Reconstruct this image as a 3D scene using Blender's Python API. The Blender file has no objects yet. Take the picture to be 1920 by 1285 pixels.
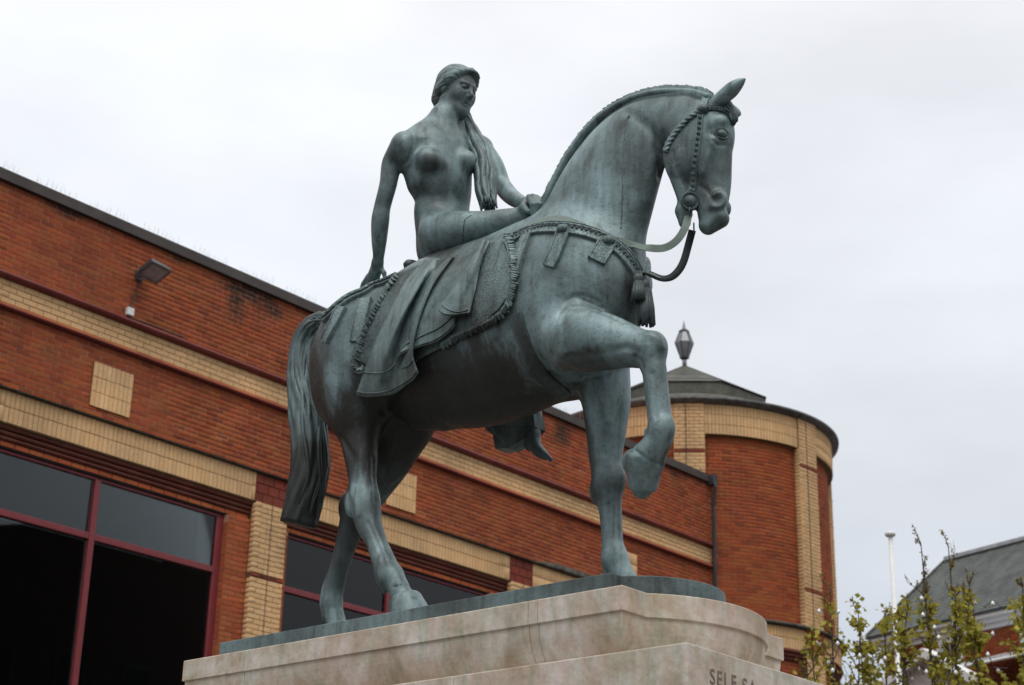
import bpy, math, random, json
import numpy as np
from mathutils import Vector, Matrix
random.seed(7); RNG = np.random.default_rng(7)
sc = bpy.context.scene

# ------------------------------------------------------------------ camera
cam_data = bpy.data.cameras.new('camera'); camera = bpy.data.objects.new('camera', cam_data)
sc.collection.objects.link(camera); sc.camera = camera
yaw, pitch, roll = math.radians(40.5435), math.radians(21.8222), math.radians(1.38665)
fw = Vector((math.cos(yaw), math.sin(yaw), 0)); rt = Vector((math.sin(yaw), -math.cos(yaw), 0)); up = Vector((0, 0, 1))
f3 = fw * math.cos(pitch) + up * math.sin(pitch); u3 = up * math.cos(pitch) - fw * math.sin(pitch)
r3 = rt * math.cos(roll) + u3 * math.sin(roll); v3 = u3 * math.cos(roll) - rt * math.sin(roll)
camera.matrix_world = Matrix(((r3.x, v3.x, -f3.x, 0), (r3.y, v3.y, -f3.y, 0), (r3.z, v3.z, -f3.z, 1.6), (0, 0, 0, 1)))
cam_data.sensor_width = 36; cam_data.lens = 36 * 3277.28 / 1920; cam_data.clip_end = 3000
cam_data.dof.use_dof = True; cam_data.dof.focus_distance = 10.1; cam_data.dof.aperture_fstop = 3.6

# ------------------------------------------------------------------ sky: an overcast dome, brighter overhead
world = bpy.data.worlds.new('World'); sc.world = world; world.use_nodes = True
nt = world.node_tree; nt.nodes.clear()
def nd(tree, t, **kw):
    n = tree.nodes.new(t)
    for k, v in kw.items():
        if k.startswith('i_'): n.inputs[k[2:].replace('_', ' ')].default_value = v
        else: setattr(n, k, v)
    return n
out = nd(nt, 'ShaderNodeOutputWorld'); bg = nd(nt, 'ShaderNodeBackground')
sky = nd(nt, 'ShaderNodeTexSky'); sky.sky_type = 'NISHITA'; sky.sun_disc = False
sky.sun_elevation = math.radians(48); sky.sun_rotation = math.radians(200)
tc = nd(nt, 'ShaderNodeTexCoord'); sx = nd(nt, 'ShaderNodeSeparateXYZ'); nt.links.new(tc.outputs['Generated'], sx.inputs[0])
mr = nd(nt, 'ShaderNodeValToRGB')
cr = mr.color_ramp; cr.elements[0].position = 0.0; cr.elements[0].color = (.46, .50, .56, 1); cr.elements[1].position = 1.0; cr.elements[1].color = (1.75, 1.76, 1.78, 1)
for p_, c_ in ((.13, (.50, .545, .615, 1)), (.22, (.655, .70, .765, 1)), (.32, (.79, .82, .87, 1)), (.46, (.88, .905, .96, 1)), (.58, (1.0, 1.01, 1.04, 1))):
    e = cr.elements.new(p_); e.color = c_
nt.links.new(sx.outputs['Z'], mr.inputs[0])
mp = nd(nt, 'ShaderNodeMapping'); mp.inputs['Scale'].default_value = (1.6, 1.6, 4.2); nt.links.new(tc.outputs['Generated'], mp.inputs[0])
nz = nd(nt, 'ShaderNodeTexNoise'); nz.inputs['Scale'].default_value = 2.2; nz.inputs['Detail'].default_value = 5; nz.inputs['Roughness'].default_value = .5; nt.links.new(mp.outputs[0], nz.inputs['Vector'])
cl = nd(nt, 'ShaderNodeMapRange'); cl.inputs['From Min'].default_value = .3; cl.inputs['From Max'].default_value = .7; cl.inputs['To Min'].default_value = .87; cl.inputs['To Max'].default_value = 1.08; nt.links.new(nz.outputs[0], cl.inputs[0])
mu = nd(nt, 'ShaderNodeVectorMath', operation='SCALE'); nt.links.new(mr.outputs[0], mu.inputs[0]); nt.links.new(cl.outputs[0], mu.inputs['Scale'])
sk = nd(nt, 'ShaderNodeVectorMath', operation='SCALE'); nt.links.new(sky.outputs[0], sk.inputs[0]); sk.inputs['Scale'].default_value = .006
ad = nd(nt, 'ShaderNodeVectorMath', operation='ADD'); nt.links.new(mu.outputs[0], ad.inputs[0]); nt.links.new(sk.outputs[0], ad.inputs[1])
nt.links.new(ad.outputs[0], bg.inputs[0]); bg.inputs[1].default_value = 1.0; nt.links.new(bg.outputs[0], out.inputs[0])

sun_data = bpy.data.lights.new('sun', 'SUN'); sun = bpy.data.objects.new('sun', sun_data); sc.collection.objects.link(sun)
sun_data.energy = 1.25; sun_data.angle = math.radians(35); sun_data.color = (1, .97, .93)
sun.rotation_euler = Vector((.40, .42, -1.0)).to_track_quat('-Z', 'Y').to_euler()
sc.view_settings.view_transform = 'Standard'; sc.view_settings.look = 'None'; sc.view_settings.exposure = 0; sc.view_settings.gamma = 1
sc.cycles.max_bounces = 6; sc.cycles.use_denoising = True

# ------------------------------------------------------------------ helpers
def link(o, parent=None):
    sc.collection.objects.link(o)
    if parent: o.parent = parent
    return o
def tag(o, label=None, cat=None, group=None, kind=None):
    for k, v in (('label', label), ('category', cat), ('group', group), ('kind', kind)):
        if v: o[k] = v
    return o
def empty(name, loc=(0, 0, 0), **kw):
    o = link(bpy.data.objects.new(name, None)); o.location = loc; o.empty_display_size = .2
    return tag(o, **kw)
class MB:
    """collects boxes, prisms and tubes into one mesh"""
    def __init__(s): s.v = []; s.f = []; s.mi = []; s.m = 0
    def quadbox(s, P):
        b = len(s.v); s.v += [tuple(p) for p in P]
        s.f += [tuple(b + i for i in q) for q in ((0, 3, 2, 1), (4, 5, 6, 7), (0, 1, 5, 4), (1, 2, 6, 5), (2, 3, 7, 6), (3, 0, 4, 7))]; s.mi += [s.m] * 6
    def box(s, x0, x1, y0, y1, z0, z1):
        s.quadbox([(x0, y0, z0), (x1, y0, z0), (x1, y1, z0), (x0, y1, z0), (x0, y0, z1), (x1, y0, z1), (x1, y1, z1), (x0, y1, z1)]); return s
    def loft(s, rings, cap=True, closed=True):
        b = len(s.v); n = len(rings[0])
        for r in rings: s.v += [tuple(p) for p in r]
        for i in range(len(rings) - 1):
            for j in range(n if closed else n - 1):
                k = (j + 1) % n
                s.f.append((b + i * n + j, b + i * n + k, b + (i + 1) * n + k, b + (i + 1) * n + j)); s.mi.append(s.m)
        if cap:
            s.f.append(tuple(b + j for j in reversed(range(n)))); s.f.append(tuple(b + (len(rings) - 1) * n + j for j in range(n))); s.mi += [s.m] * 2
        return s
    def tube(s, pts, rad, n=8, cap=True):
        pts = [Vector(p) for p in pts]; rad = rad if hasattr(rad, '__len__') else [rad] * len(pts); rings = []; side = None
        for i, p in enumerate(pts):
            t = (pts[min(i + 1, len(pts) - 1)] - pts[max(i - 1, 0)]).normalized()
            a = t.cross(Vector((0, 0, 1))) if side is None else side - t * side.dot(t)
            if a.length < 1e-3: a = t.cross(Vector((1, 0, 0)))
            a.normalize(); side = a; b = t.cross(a)
            rings.append([p + (a * math.cos(k * 2 * math.pi / n) + b * math.sin(k * 2 * math.pi / n)) * rad[i] for k in range(n)])
        return s.loft(rings, cap)
    def lathe(s, c, prof, n=24, ax=None):
        rings = [[(c[0] + r * math.cos(k * 2 * math.pi / n), c[1] + r * math.sin(k * 2 * math.pi / n), c[2] + z) for k in range(n)] for r, z in prof]
        return s.loft(rings)
    def build(s, name, mat, parent=None, smooth=False, bevel=0):
        me = bpy.data.meshes.new(name); me.from_pydata(s.v, [], s.f)
        for m_ in (mat if isinstance(mat, (list, tuple)) else [mat]): me.materials.append(m_)
        if max(s.mi, default=0): me.polygons.foreach_set('material_index', s.mi)
        if smooth: me.polygons.foreach_set('use_smooth', [True] * len(me.polygons))
        o = link(bpy.data.objects.new(name, me), parent)
        if bevel:
            b = o.modifiers.new('bevel', 'BEVEL'); b.width = bevel; b.segments = 2; b.limit_method = 'ANGLE'
        return o

# ------------------------------------------------------------------ distance-field modelling
def smin(a, b, k):
    h = np.maximum(k - np.abs(a - b), 0.0)
    return np.minimum(a, b) - h * h / (4.0 * k)

def euler_mat(r):
    cx, sx, cy, sy, cz, sz = math.cos(r[0]), math.sin(r[0]), math.cos(r[1]), math.sin(r[1]), math.cos(r[2]), math.sin(r[2])
    return np.array([[cz, -sz, 0], [sz, cz, 0], [0, 0, 1]]) @ np.array([[cy, 0, sy], [0, 1, 0], [-sy, 0, cy]]) @ np.array([[1, 0, 0], [0, cx, -sx], [0, sx, cx]])

def catmull(P, n):
    P = np.array(P, float); A = np.vstack([2 * P[0] - P[1], P, 2 * P[-1] - P[-2]]); out = []
    for i in range(len(P) - 1):
        p0, p1, p2, p3 = A[i:i + 4]
        for j in range(n):
            t = j / n
            out.append(.5 * ((2 * p1) + (p2 - p0) * t + (2 * p0 - 5 * p1 + 4 * p2 - p3) * t * t + (3 * p1 - p0 - 3 * p2 + p3) * t ** 3))
    out.append(P[-1]); return np.array(out)

def prim_eval(p, X, Y, Z):
    """signed distance of one shape at the grid points (p[0] is its kind)"""
    t = p[0]
    if t == 'c':
        a, b, ra, rb, yaw, s = p[1:7]
        ex, ey = math.cos(yaw), math.sin(yaw)
        px, py, pz = X - a[0], Y - a[1], Z - a[2]
        bx, by, bz = b[0] - a[0], b[1] - a[1], b[2] - a[2]
        if s != 1:
            q = px * ex + py * ey; px = px + ex * q * (1 / s - 1); py = py + ey * q * (1 / s - 1)
            q = bx * ex + by * ey; bx += ex * q * (1 / s - 1); by += ey * q * (1 / s - 1)
        L2 = bx * bx + by * by + bz * bz + 1e-12
        h = np.clip((px * bx + py * by + pz * bz) / L2, 0, 1)
        d = np.sqrt((px - bx * h) ** 2 + (py - by * h) ** 2 + (pz - bz * h) ** 2) - (ra + (rb - ra) * h)
        return d * (min(s, 1) * .5 + .5)
    if t == 'p':
        pts, rad, sc_, yaw = p[1:5]
        Q = catmull([list(a) + [r, s] for a, r, s in zip(pts, rad, sc_)], 9)
        ex, ey = math.cos(yaw), math.sin(yaw); D = None
        for a, b in zip(Q[:-1], Q[1:]):
            s = (a[4] + b[4]) / 2
            px, py, pz = X - a[0], Y - a[1], Z - a[2]
            bx, by, bz = b[0] - a[0], b[1] - a[1], b[2] - a[2]
            if abs(s - 1) > .001:
                q = px * ex + py * ey; px = px + ex * q * (1 / s - 1); py = py + ey * q * (1 / s - 1)
                q = bx * ex + by * ey; bx += ex * q * (1 / s - 1); by += ey * q * (1 / s - 1)
            h = np.clip((px * bx + py * by + pz * bz) / (bx * bx + by * by + bz * bz + 1e-12), 0, 1)
            d = (np.sqrt((px - bx * h) ** 2 + (py - by * h) ** 2 + (pz - bz * h) ** 2) - (a[3] + (b[3] - a[3]) * h)) * (min(s, 1) * .5 + .5)
            D = d if D is None else np.minimum(D, d)
        return D
    if t == 'e':
        c, r, rot = p[1:4]
        R = euler_mat(rot).T
        px, py, pz = X - c[0], Y - c[1], Z - c[2]
        u = (R[0][0] * px + R[0][1] * py + R[0][2] * pz) / r[0]
        v = (R[1][0] * px + R[1][1] * py + R[1][2] * pz) / r[1]
        w = (R[2][0] * px + R[2][1] * py + R[2][2] * pz) / r[2]
        k0 = np.sqrt(u * u + v * v + w * w)
        k1 = np.sqrt((u / r[0]) ** 2 + (v / r[1]) ** 2 + (w / r[2]) ** 2) + 1e-9
        return k0 * (k0 - 1) / k1
    if t == 'k':
        a, b, ra, rb = p[1:5]
        px, py, pz = X - a[0], Y - a[1], Z - a[2]
        bx, by, bz = b[0] - a[0], b[1] - a[1], b[2] - a[2]
        Ln = math.sqrt(bx * bx + by * by + bz * bz)
        h = (px * bx + py * by + pz * bz) / Ln / Ln
        rad = np.sqrt(np.maximum(px * px + py * py + pz * pz - (h * Ln) ** 2, 0))
        d1 = rad - (ra + (rb - ra) * h)
        d2 = np.maximum(-h * Ln, (h - 1) * Ln)
        q = .012
        return np.minimum(np.maximum(d1 + q, d2 + q), 0) + np.sqrt(np.maximum(d1 + q, 0) ** 2 + np.maximum(d2 + q, 0) ** 2) - q

def prim_box(p):
    t = p[0]
    if t == 'e':
        R = max(p[2]); lo = [c - R for c in p[1]]; hi = [c + R for c in p[1]]
        k = p[4]
    elif t == 'p':
        lo = [min(q[i] - r for q, r in zip(p[1], p[2])) - .02 for i in range(3)]; hi = [max(q[i] + r for q, r in zip(p[1], p[2])) + .02 for i in range(3)]
        k = p[5]
    else:
        R = max(p[3], p[4]); lo = [min(x, y) - R for x, y in zip(p[1], p[2])]; hi = [max(x, y) + R for x, y in zip(p[1], p[2])]
        k = p[7] if t == 'c' else p[5]
    return lo, hi, k, p[-1]

def sdf_grid(prims, lo, hi, vox):
    lo = np.array(lo, float); n = np.ceil((np.array(hi) - lo) / vox).astype(int) + 1
    ax = [(lo[i] + vox * np.arange(n[i])).astype(np.float32) for i in range(3)]
    G = np.full(n, .25, np.float32)
    for p in prims:
        l, h, k, sg = prim_box(p); m = k + 4 * vox
        i0 = [max(0, int((l[i] - m - lo[i]) / vox)) for i in range(3)]
        i1 = [min(n[i], int((h[i] + m - lo[i]) / vox) + 2) for i in range(3)]
        if any(b <= a for a, b in zip(i0, i1)): continue
        sl = tuple(slice(a, b) for a, b in zip(i0, i1))
        X = ax[0][sl[0]][:, None, None]; Y = ax[1][sl[1]][None, :, None]; Z = ax[2][sl[2]][None, None, :]
        d = prim_eval(p, X, Y, Z).astype(np.float32)
        G[sl] = smin(G[sl], d, k) if sg > 0 else -smin(-G[sl], d, k)
    return G, lo, ax

def surface_nets(G, lo, vox):
    """naive surface nets: smooth quads round the zero level of a grid"""
    ins = G < 0
    s = ins[:-1, :-1, :-1]
    any_ = np.zeros(s.shape, bool); all_ = np.ones(s.shape, bool)
    for dx in (0, 1):
        for dy in (0, 1):
            for dz in (0, 1):
                c = ins[dx:dx + s.shape[0], dy:dy + s.shape[1], dz:dz + s.shape[2]]
                any_ |= c; all_ &= c
    cells = np.argwhere(any_ & ~all_)
    idx = np.full(s.shape, -1, np.int32); idx[tuple(cells.T)] = np.arange(len(cells))
    acc = np.zeros((len(cells), 3)); cnt = np.zeros(len(cells))
    cs = [(a, b, c) for a in (0, 1) for b in (0, 1) for c in (0, 1)]
    val = {c: G[cells[:, 0] + c[0], cells[:, 1] + c[1], cells[:, 2] + c[2]] for c in cs}
    for i, a in enumerate(cs):
        for b in cs[i + 1:]:
            if sum(abs(x - y) for x, y in zip(a, b)) != 1: continue
            va, vb = val[a], val[b]; mk = (va < 0) != (vb < 0)
            t = np.where(mk, va / np.where(mk, va - vb, 1), 0)[:, None]
            acc += np.where(mk[:, None], np.array(a) + t * (np.array(b) - np.array(a)), 0); cnt += mk
    V = (cells + acc / cnt[:, None]) * vox + lo
    F = []
    for d in range(3):
        e = [0, 0, 0]; e[d] = 1
        n = [x for x in range(3) if x != d]
        A = ins[tuple(slice(0, -1) if i == d else slice(1, -1) for i in range(3))]
        B = ins[tuple(slice(1, None) if i == d else slice(1, -1) for i in range(3))]
        E = np.argwhere(A != B)
        fl = A[tuple(E.T)]
        E[:, n[0]] += 1; E[:, n[1]] += 1
        q = []
        for o in ((0, 0), (1, 0), (1, 1), (0, 1)):
            c = E.copy(); c[:, n[0]] -= o[0]; c[:, n[1]] -= o[1]; q.append(idx[tuple(c.T)])
        q = np.stack(q, 1)
        if d == 1: fl = ~fl
        q[~fl] = q[~fl][:, ::-1]
        F.append(q)
    return V, np.concatenate(F)

def relax(V, F, n=4, lam=.5):
    E = np.concatenate([F[:, [0, 1]], F[:, [1, 2]], F[:, [2, 3]], F[:, [3, 0]]])
    N = len(V); cnt = np.bincount(E.ravel(), minlength=N)[:, None]
    for _ in range(n):
        for l in (lam, -lam * 1.03):
            S = np.stack([np.bincount(E[:, 0], V[E[:, 1], i], N) + np.bincount(E[:, 1], V[E[:, 0], i], N) for i in range(3)], 1)
            V = V + l * (S / np.maximum(cnt, 1) - V)
    return V

class Field:
    """trilinear look-up of a distance grid and its gradient"""
    def __init__(s, G, lo, vox): s.G, s.lo, s.v = G, np.array(lo, float), vox
    def __call__(s, P):
        q = (np.atleast_2d(P) - s.lo) / s.v; i = np.clip(np.floor(q).astype(int), 0, np.array(s.G.shape) - 2); f = np.clip(q - i, 0, 1); r = 0
        for a in (0, 1):
            for b in (0, 1):
                for c in (0, 1):
                    r = r + s.G[i[:, 0] + a, i[:, 1] + b, i[:, 2] + c] * (f[:, 0] if a else 1 - f[:, 0]) * (f[:, 1] if b else 1 - f[:, 1]) * (f[:, 2] if c else 1 - f[:, 2])
        return r
    def grad(s, P, e=.02):
        P = np.atleast_2d(P); g = np.stack([s(P + d) - s(P - d) for d in np.eye(3) * e], 1)
        return g / (np.linalg.norm(g, axis=1, keepdims=True) + 1e-9)
    def snap(s, P, lift, n=6):
        P = np.atleast_2d(np.array(P, float))
        for _ in range(n): P = P - s.grad(P) * (s(P) - lift)[:, None]
        return P

def np_mesh(name, V, F, mat=None, parent=None, smooth=True):
    """mesh object from numpy arrays; F is (n,3) or (n,4)"""
    me = bpy.data.meshes.new(name)
    V = np.asarray(V, np.float32); F = np.asarray(F, np.int32); k = F.shape[1]
    me.vertices.add(len(V)); me.vertices.foreach_set('co', V.ravel())
    me.loops.add(F.size); me.loops.foreach_set('vertex_index', F.ravel())
    me.polygons.add(len(F)); me.polygons.foreach_set('loop_start', np.arange(0, F.size, k, dtype=np.int32))
    me.update(calc_edges=True); me.validate()
    if smooth: me.polygons.foreach_set('use_smooth', np.ones(len(me.polygons), bool))
    if mat: me.materials.append(mat)
    o = bpy.data.objects.new(name, me); bpy.context.scene.collection.objects.link(o)
    if parent: o.parent = parent
    return o

# ------------------------------------------------------------------ materials
def material(name, rough=.8, metal=0., spec=.5):
    m = bpy.data.materials.new(name); m.use_nodes = True; t = m.node_tree; b = t.nodes['Principled BSDF']
    b.inputs['Roughness'].default_value = rough; b.inputs['Metallic'].default_value = metal; b.inputs['Specular IOR Level'].default_value = spec
    return m, t, b
def ramp(t, src, stops):
    r = t.nodes.new('ShaderNodeValToRGB'); e = r.color_ramp.elements
    while len(e) < len(stops): e.new(.5)
    for q, (p, c) in zip(e, stops): q.position = p; q.color = (*c, 1) if len(c) == 3 else c
    t.links.new(src, r.inputs[0]); return r.outputs[0]
def noise(t, vec, scale, detail=5, rough=.55, dist=0.):
    n = t.nodes.new('ShaderNodeTexNoise'); n.inputs['Scale'].default_value = scale; n.inputs['Detail'].default_value = detail
    n.inputs['Roughness'].default_value = rough; n.inputs['Distortion'].default_value = dist; t.links.new(vec, n.inputs['Vector']); return n.outputs[0]
def mapping(t, src, scale):
    m = t.nodes.new('ShaderNodeMapping'); m.inputs['Scale'].default_value = scale; t.links.new(src, m.inputs[0]); return m.outputs[0]
def mixc(t, fac, a, b, mode='MIX'):
    m = t.nodes.new('ShaderNodeMix'); m.data_type = 'RGBA'; m.blend_type = mode
    for s, v in ((m.inputs[0], fac), (m.inputs[6], a), (m.inputs[7], b)):
        if isinstance(v, (tuple, float, int)): s.default_value = (*v, 1) if isinstance(v, tuple) and len(v) == 3 else v
        else: t.links.new(v, s)
    return m.outputs[2]
def math_(t, op, a, b=None):
    m = t.nodes.new('ShaderNodeMath'); m.operation = op
    for s, v in zip(m.inputs, (a, b)):
        if v is None: continue
        if isinstance(v, (float, int)): s.default_value = v
        else: t.links.new(v, s)
    return m.outputs[0]
def bump(t, b, h, strength=.4, dist=.01):
    n = t.nodes.new('ShaderNodeBump'); n.inputs['Strength'].default_value = strength; n.inputs['Distance'].default_value = dist
    t.links.new(h, n.inputs['Height']); t.links.new(n.outputs[0], b.inputs['Normal'])
def pos(t): return t.nodes.new('ShaderNodeNewGeometry').outputs['Position']
def objc(t): return t.nodes.new('ShaderNodeTexCoord').outputs['Object']

def hash_(s): return sum((i + 1) * ord(c) for i, c in enumerate(s)) * .137
def bronze(name, relief=0., tint=(1, 1, 1), dark=.0, ornament=False, dark_patches=()):
    m, t, b = material(name, .5, .25, .5)
    p = objc(t); off_ = t.nodes.new('ShaderNodeMapping'); off_.inputs['Location'].default_value = [(hash_(name) * k) % 7 for k in (1, 3, 5)]; t.links.new(p, off_.inputs[0]); q_ = off_.outputs[0]; st = mapping(t, q_, (9, 9, 1.1))
    streak = noise(t, st, 2.2, 6, .6); big = noise(t, q_, 1.7, 5, .6, .3); fine = noise(t, p, 34, 6, .65)
    c = ramp(t, big, [(.30, (.038, .043, .040)), (.42, (.096, .131, .132)), (.53, (.168, .236, .243)), (.70, (.243, .336, .346))])
    s = ramp(t, streak, [(.30, (.35, .34, .32)), (.42, (.80, .79, .77)), (.54, (1, 1, 1)), (.72, (1.18, 1.20, 1.20))])
    c = mixc(t, .85, c, s, 'MULTIPLY')
    fi = ramp(t, fine, [(.33, (.60, .58, .55)), (.46, (1, 1, 1)), (.7, (1.12, 1.12, 1.12))])
    c = mixc(t, .8, c, fi, 'MULTIPLY')
    # dark pitted spots of old casting, greener rims
    vn = t.nodes.new('ShaderNodeTexVoronoi'); vn.inputs['Scale'].default_value = 11; vn.inputs['Randomness'].default_value = 1; t.links.new(p, vn.inputs['Vector'])
    sp = ramp(t, vn.outputs['Distance'], [(.03, (.35, .35, .32)), (.10, (1, 1, 1))]); c = mixc(t, .18, c, sp, 'MULTIPLY')
    # dark patches, old patina with some painted shade, at given places (centre, half sizes, strength)
    for c0, r0, a0 in dark_patches:
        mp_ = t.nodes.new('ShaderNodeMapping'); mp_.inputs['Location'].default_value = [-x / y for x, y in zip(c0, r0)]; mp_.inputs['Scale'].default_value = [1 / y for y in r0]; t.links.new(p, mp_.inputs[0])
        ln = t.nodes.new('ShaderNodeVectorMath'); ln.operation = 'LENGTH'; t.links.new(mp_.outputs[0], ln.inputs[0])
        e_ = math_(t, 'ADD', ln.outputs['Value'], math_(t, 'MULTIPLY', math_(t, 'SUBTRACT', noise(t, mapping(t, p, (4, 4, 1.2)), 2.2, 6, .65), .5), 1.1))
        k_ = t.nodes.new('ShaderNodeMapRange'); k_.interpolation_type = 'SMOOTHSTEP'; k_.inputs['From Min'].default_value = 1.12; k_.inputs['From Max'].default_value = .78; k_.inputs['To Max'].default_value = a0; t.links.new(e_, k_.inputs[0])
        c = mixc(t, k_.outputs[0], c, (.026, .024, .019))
    if tint != (1, 1, 1): c = mixc(t, 1., c, tint, 'MULTIPLY')
    if dark: c = mixc(t, dark, c, (.018, .018, .016))
    t.links.new(c, b.inputs['Base Color'])
    ro = t.nodes.new('ShaderNodeMapRange'); ro.inputs['From Min'].default_value = .3; ro.inputs['From Max'].default_value = .7; ro.inputs['To Min'].default_value = .36; ro.inputs['To Max'].default_value = .60
    t.links.new(fine, ro.inputs[0]); t.links.new(ro.outputs[0], b.inputs['Roughness'])
    h = math_(t, 'ADD', math_(t, 'MULTIPLY', noise(t, p, 60, 4, .6), .5), math_(t, 'MULTIPLY', noise(t, p, 9, 4, .6), 1.2))
    if ornament:
        w = t.nodes.new('ShaderNodeTexVoronoi'); w.feature = 'SMOOTH_F1'; w.inputs['Scale'].default_value = 26; t.links.new(mapping(t, p, (1, 1, 1)), w.inputs['Vector'])
        w2 = noise(t, p, 22, 2, .5, 2.5)
        h = math_(t, 'ADD', h, math_(t, 'MULTIPLY', ramp(t, w2, [(.44, (0, 0, 0)), (.50, (1, 1, 1)), (.56, (0, 0, 0))]), ornament * 1.0))
    bump(t, b, h, .55, .006)
    return m
M = {}
M['bronze'] = bronze('patinated_bronze')
M['bronze_horse'] = bronze('bronze_horse', dark_patches=[((0, .12, 1.28), (.60, .85, .50), .92), ((0, .78, 1.30), (.40, .28, .50), .8), ((-.3, 1.12, 1.45), (.18, .22, .42), .75), ((-.2, .85, 1.15), (.2, .18, .35), .7), ((.18, 1.2, .75), (.15, .2, .45), .6), ((-.18, .66, .62), (.10, .12, .25), .5), ((.2, -.70, 1.05), (.14, .14, .42), .75), ((-.2, -1.0, 1.25), (.20, .26, .10), .7), ((-.15, -1.50, .28 + .35), (.10, .10, .13), .6)])  # old patina on the belly; shade on legs and lower body painted in
M['bronze_rider'] = bronze('bronze_rider', dark_patches=[((-0.2568, 0.2494, 2.8647), (.082, .10, .065), .50), ((0.0456, 0.3165, 3.5461), (.16, .19, .19), .45), ((-0.1847, 0.2594, 2.7352), (.11, .13, .18), .35)])
M['bronze_cloth'] = bronze('bronze_cloth', tint=(1.0, .98, .94))
M['bronze_ornament'] = bronze('bronze_ornament', ornament=1.6, tint=(.95, .93, .9))
M['bronze_dark'] = bronze('bronze_dark', dark=.55)
M['bronze_tail'] = bronze('bronze_tail', dark=.42, dark_patches=[((0, 1.42, .95), (.3, .25, .45), .85)])
M['bronze_base'] = bronze('bronze_base', dark=.30)
M['bronze_hair'] = bronze('bronze_hair', dark=.30)

STAINS = [(16.0, 12.08, .85, .20, .95), (15.75, 11.85, .26, .42, .85), (16.5, 12.0, .3, .2, .8), (12.6, 12.15, .5, .14, .8), (14.6, 12.15, .35, .10, .7), (23.6, 11.95, .35, .40, .85), (27.2, 12.1, .5, .14, .7), (19.5, 11.2, .5, .3, .5), (12.6, 10.1, .35, .3, .45), (21.5, 10.2, .6, .25, .5), (25.5, 9.7, .8, .2, .45), (17.4, 9.9, .4, .4, .45)]
def brick_mat(name, cols, rough=.85, stain=0., speck=0.):
    m, t, b = material(name, rough, 0, .25)
    oi = t.nodes.new('ShaderNodeObjectInfo'); ge = t.nodes.new('ShaderNodeNewGeometry')
    r = math_(t, 'FRACT', math_(t, 'ADD', oi.outputs['Random'], ge.outputs['Random Per Island']))
    n = len(cols); c = ramp(t, r, [(i / (n - 1), q) for i, q in enumerate(cols)])
    p = ge.outputs['Position']
    f = ramp(t, noise(t, p, 55, 4, .6), [(.3, (.72, .72, .72)), (.7, (1.2, 1.2, 1.2))]); c = mixc(t, .7, c, f, 'MULTIPLY')
    L = ramp(t, noise(t, p, .8, 5, .65), [(.3, (.70, .70, .72)), (.5, (.95, .96, .97)), (.68, (1.16, 1.12, 1.10))]); c = mixc(t, .9, c, L, 'MULTIPLY')
    bl = ramp(t, noise(t, mapping(t, p, (1.3, 1.3, .6)), 2.6, 6, .7), [(.60, (0, 0, 0)), (.78, (.16, .16, .16))]); c = mixc(t, bl, c, (.42, .36, .31))
    if stain:
        s = t.nodes.new('ShaderNodeSeparateXYZ'); t.links.new(p, s.inputs[0])
        q = 0.
        for X_, Z_, r_, h_, a_ in STAINS:
            dx = math_(t, 'DIVIDE', math_(t, 'SUBTRACT', s.outputs['X'], X_), r_); dz = math_(t, 'DIVIDE', math_(t, 'SUBTRACT', s.outputs['Z'], Z_), h_)
            g_ = math_(t, 'MULTIPLY', math_(t, 'POWER', 2.718, math_(t, 'MULTIPLY', math_(t, 'ADD', math_(t, 'MULTIPLY', dx, dx), math_(t, 'MULTIPLY', dz, dz)), -1.)), a_); q = math_(t, 'MAXIMUM', q, g_)
        q = math_(t, 'MULTIPLY', q, math_(t, 'MULTIPLY', noise(t, mapping(t, p, (2.5, 2.5, 5)), 1.5, 6, .7), 1.9))
        q = ramp(t, q, [(.30, (0, 0, 0)), (.80, (.9, .9, .9))])
        c = mixc(t, q, c, (.022, .018, .013))
    t.links.new(c, b.inputs['Base Color']); bump(t, b, noise(t, p, 90, 4, .6), .35, .004)
    return m
RED = [(.25, .052, .020), (.31, .066, .021), (.34, .078, .024), (.29, .084, .024), (.36, .082, .025), (.31, .066, .022), (.21, .050, .020), (.34, .100, .028), (.28, .057, .021)]
YEL = [(.62, .385, .185), (.68, .43, .215), (.65, .405, .195), (.71, .46, .235), (.66, .41, .20)]
M['red_brick'] = brick_mat('red_brick', RED, stain=1)
M['orange_brick'] = brick_mat('orange_brick', [(.34, .095, .034), (.40, .12, .04), (.31, .075, .028), (.42, .10, .036)])
M['dark_red_brick'] = brick_mat('dark_red_brick', [(.17, .03, .017), (.22, .036, .018), (.19, .04, .02), (.25, .04, .02)], .6)
M['glazed_brick'] = brick_mat('glazed_red_brick', [(.15, .034, .028), (.19, .040, .034), (.16, .032, .027), (.21, .050, .040)], .45)
M['brown_brick'] = brick_mat('brown_brick', [(.115, .035, .025), (.15, .042, .028), (.12, .032, .022), (.16, .048, .032)], .55)
M['yellow_brick'] = brick_mat('yellow_brick', YEL); M['band_brick'] = brick_mat('band_brick', [(.27, .06, .03), (.33, .075, .035), (.24, .05, .028)])
def flat(name, col, rough=.8, metal=0, spec=.4, var=.25, scale=8, bmp=.2, bd=.004):
    m, t, b = material(name, rough, metal, spec); p = pos(t)
    c = mixc(t, 1., col, ramp(t, noise(t, p, scale, 5, .6), [(.3, (1 - var,) * 3), (.7, (1 + var,) * 3)]), 'MULTIPLY')
    t.links.new(c, b.inputs['Base Color']); bump(t, b, noise(t, p, scale * 6, 4), bmp, bd); return m
M['mortar_red'] = flat('mortar_red', (.46, .23, .16))
M['mortar_yellow'] = flat('mortar_yellow', (.125, .072, .03))
M['coping'] = flat('coping', (.052, .042, .036), .6, 0, .4, .3, 3)
M['ledge'] = flat('lead_ledge', (.075, .068, .055), .7, 0, .3, .6, 9, .4)
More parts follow.
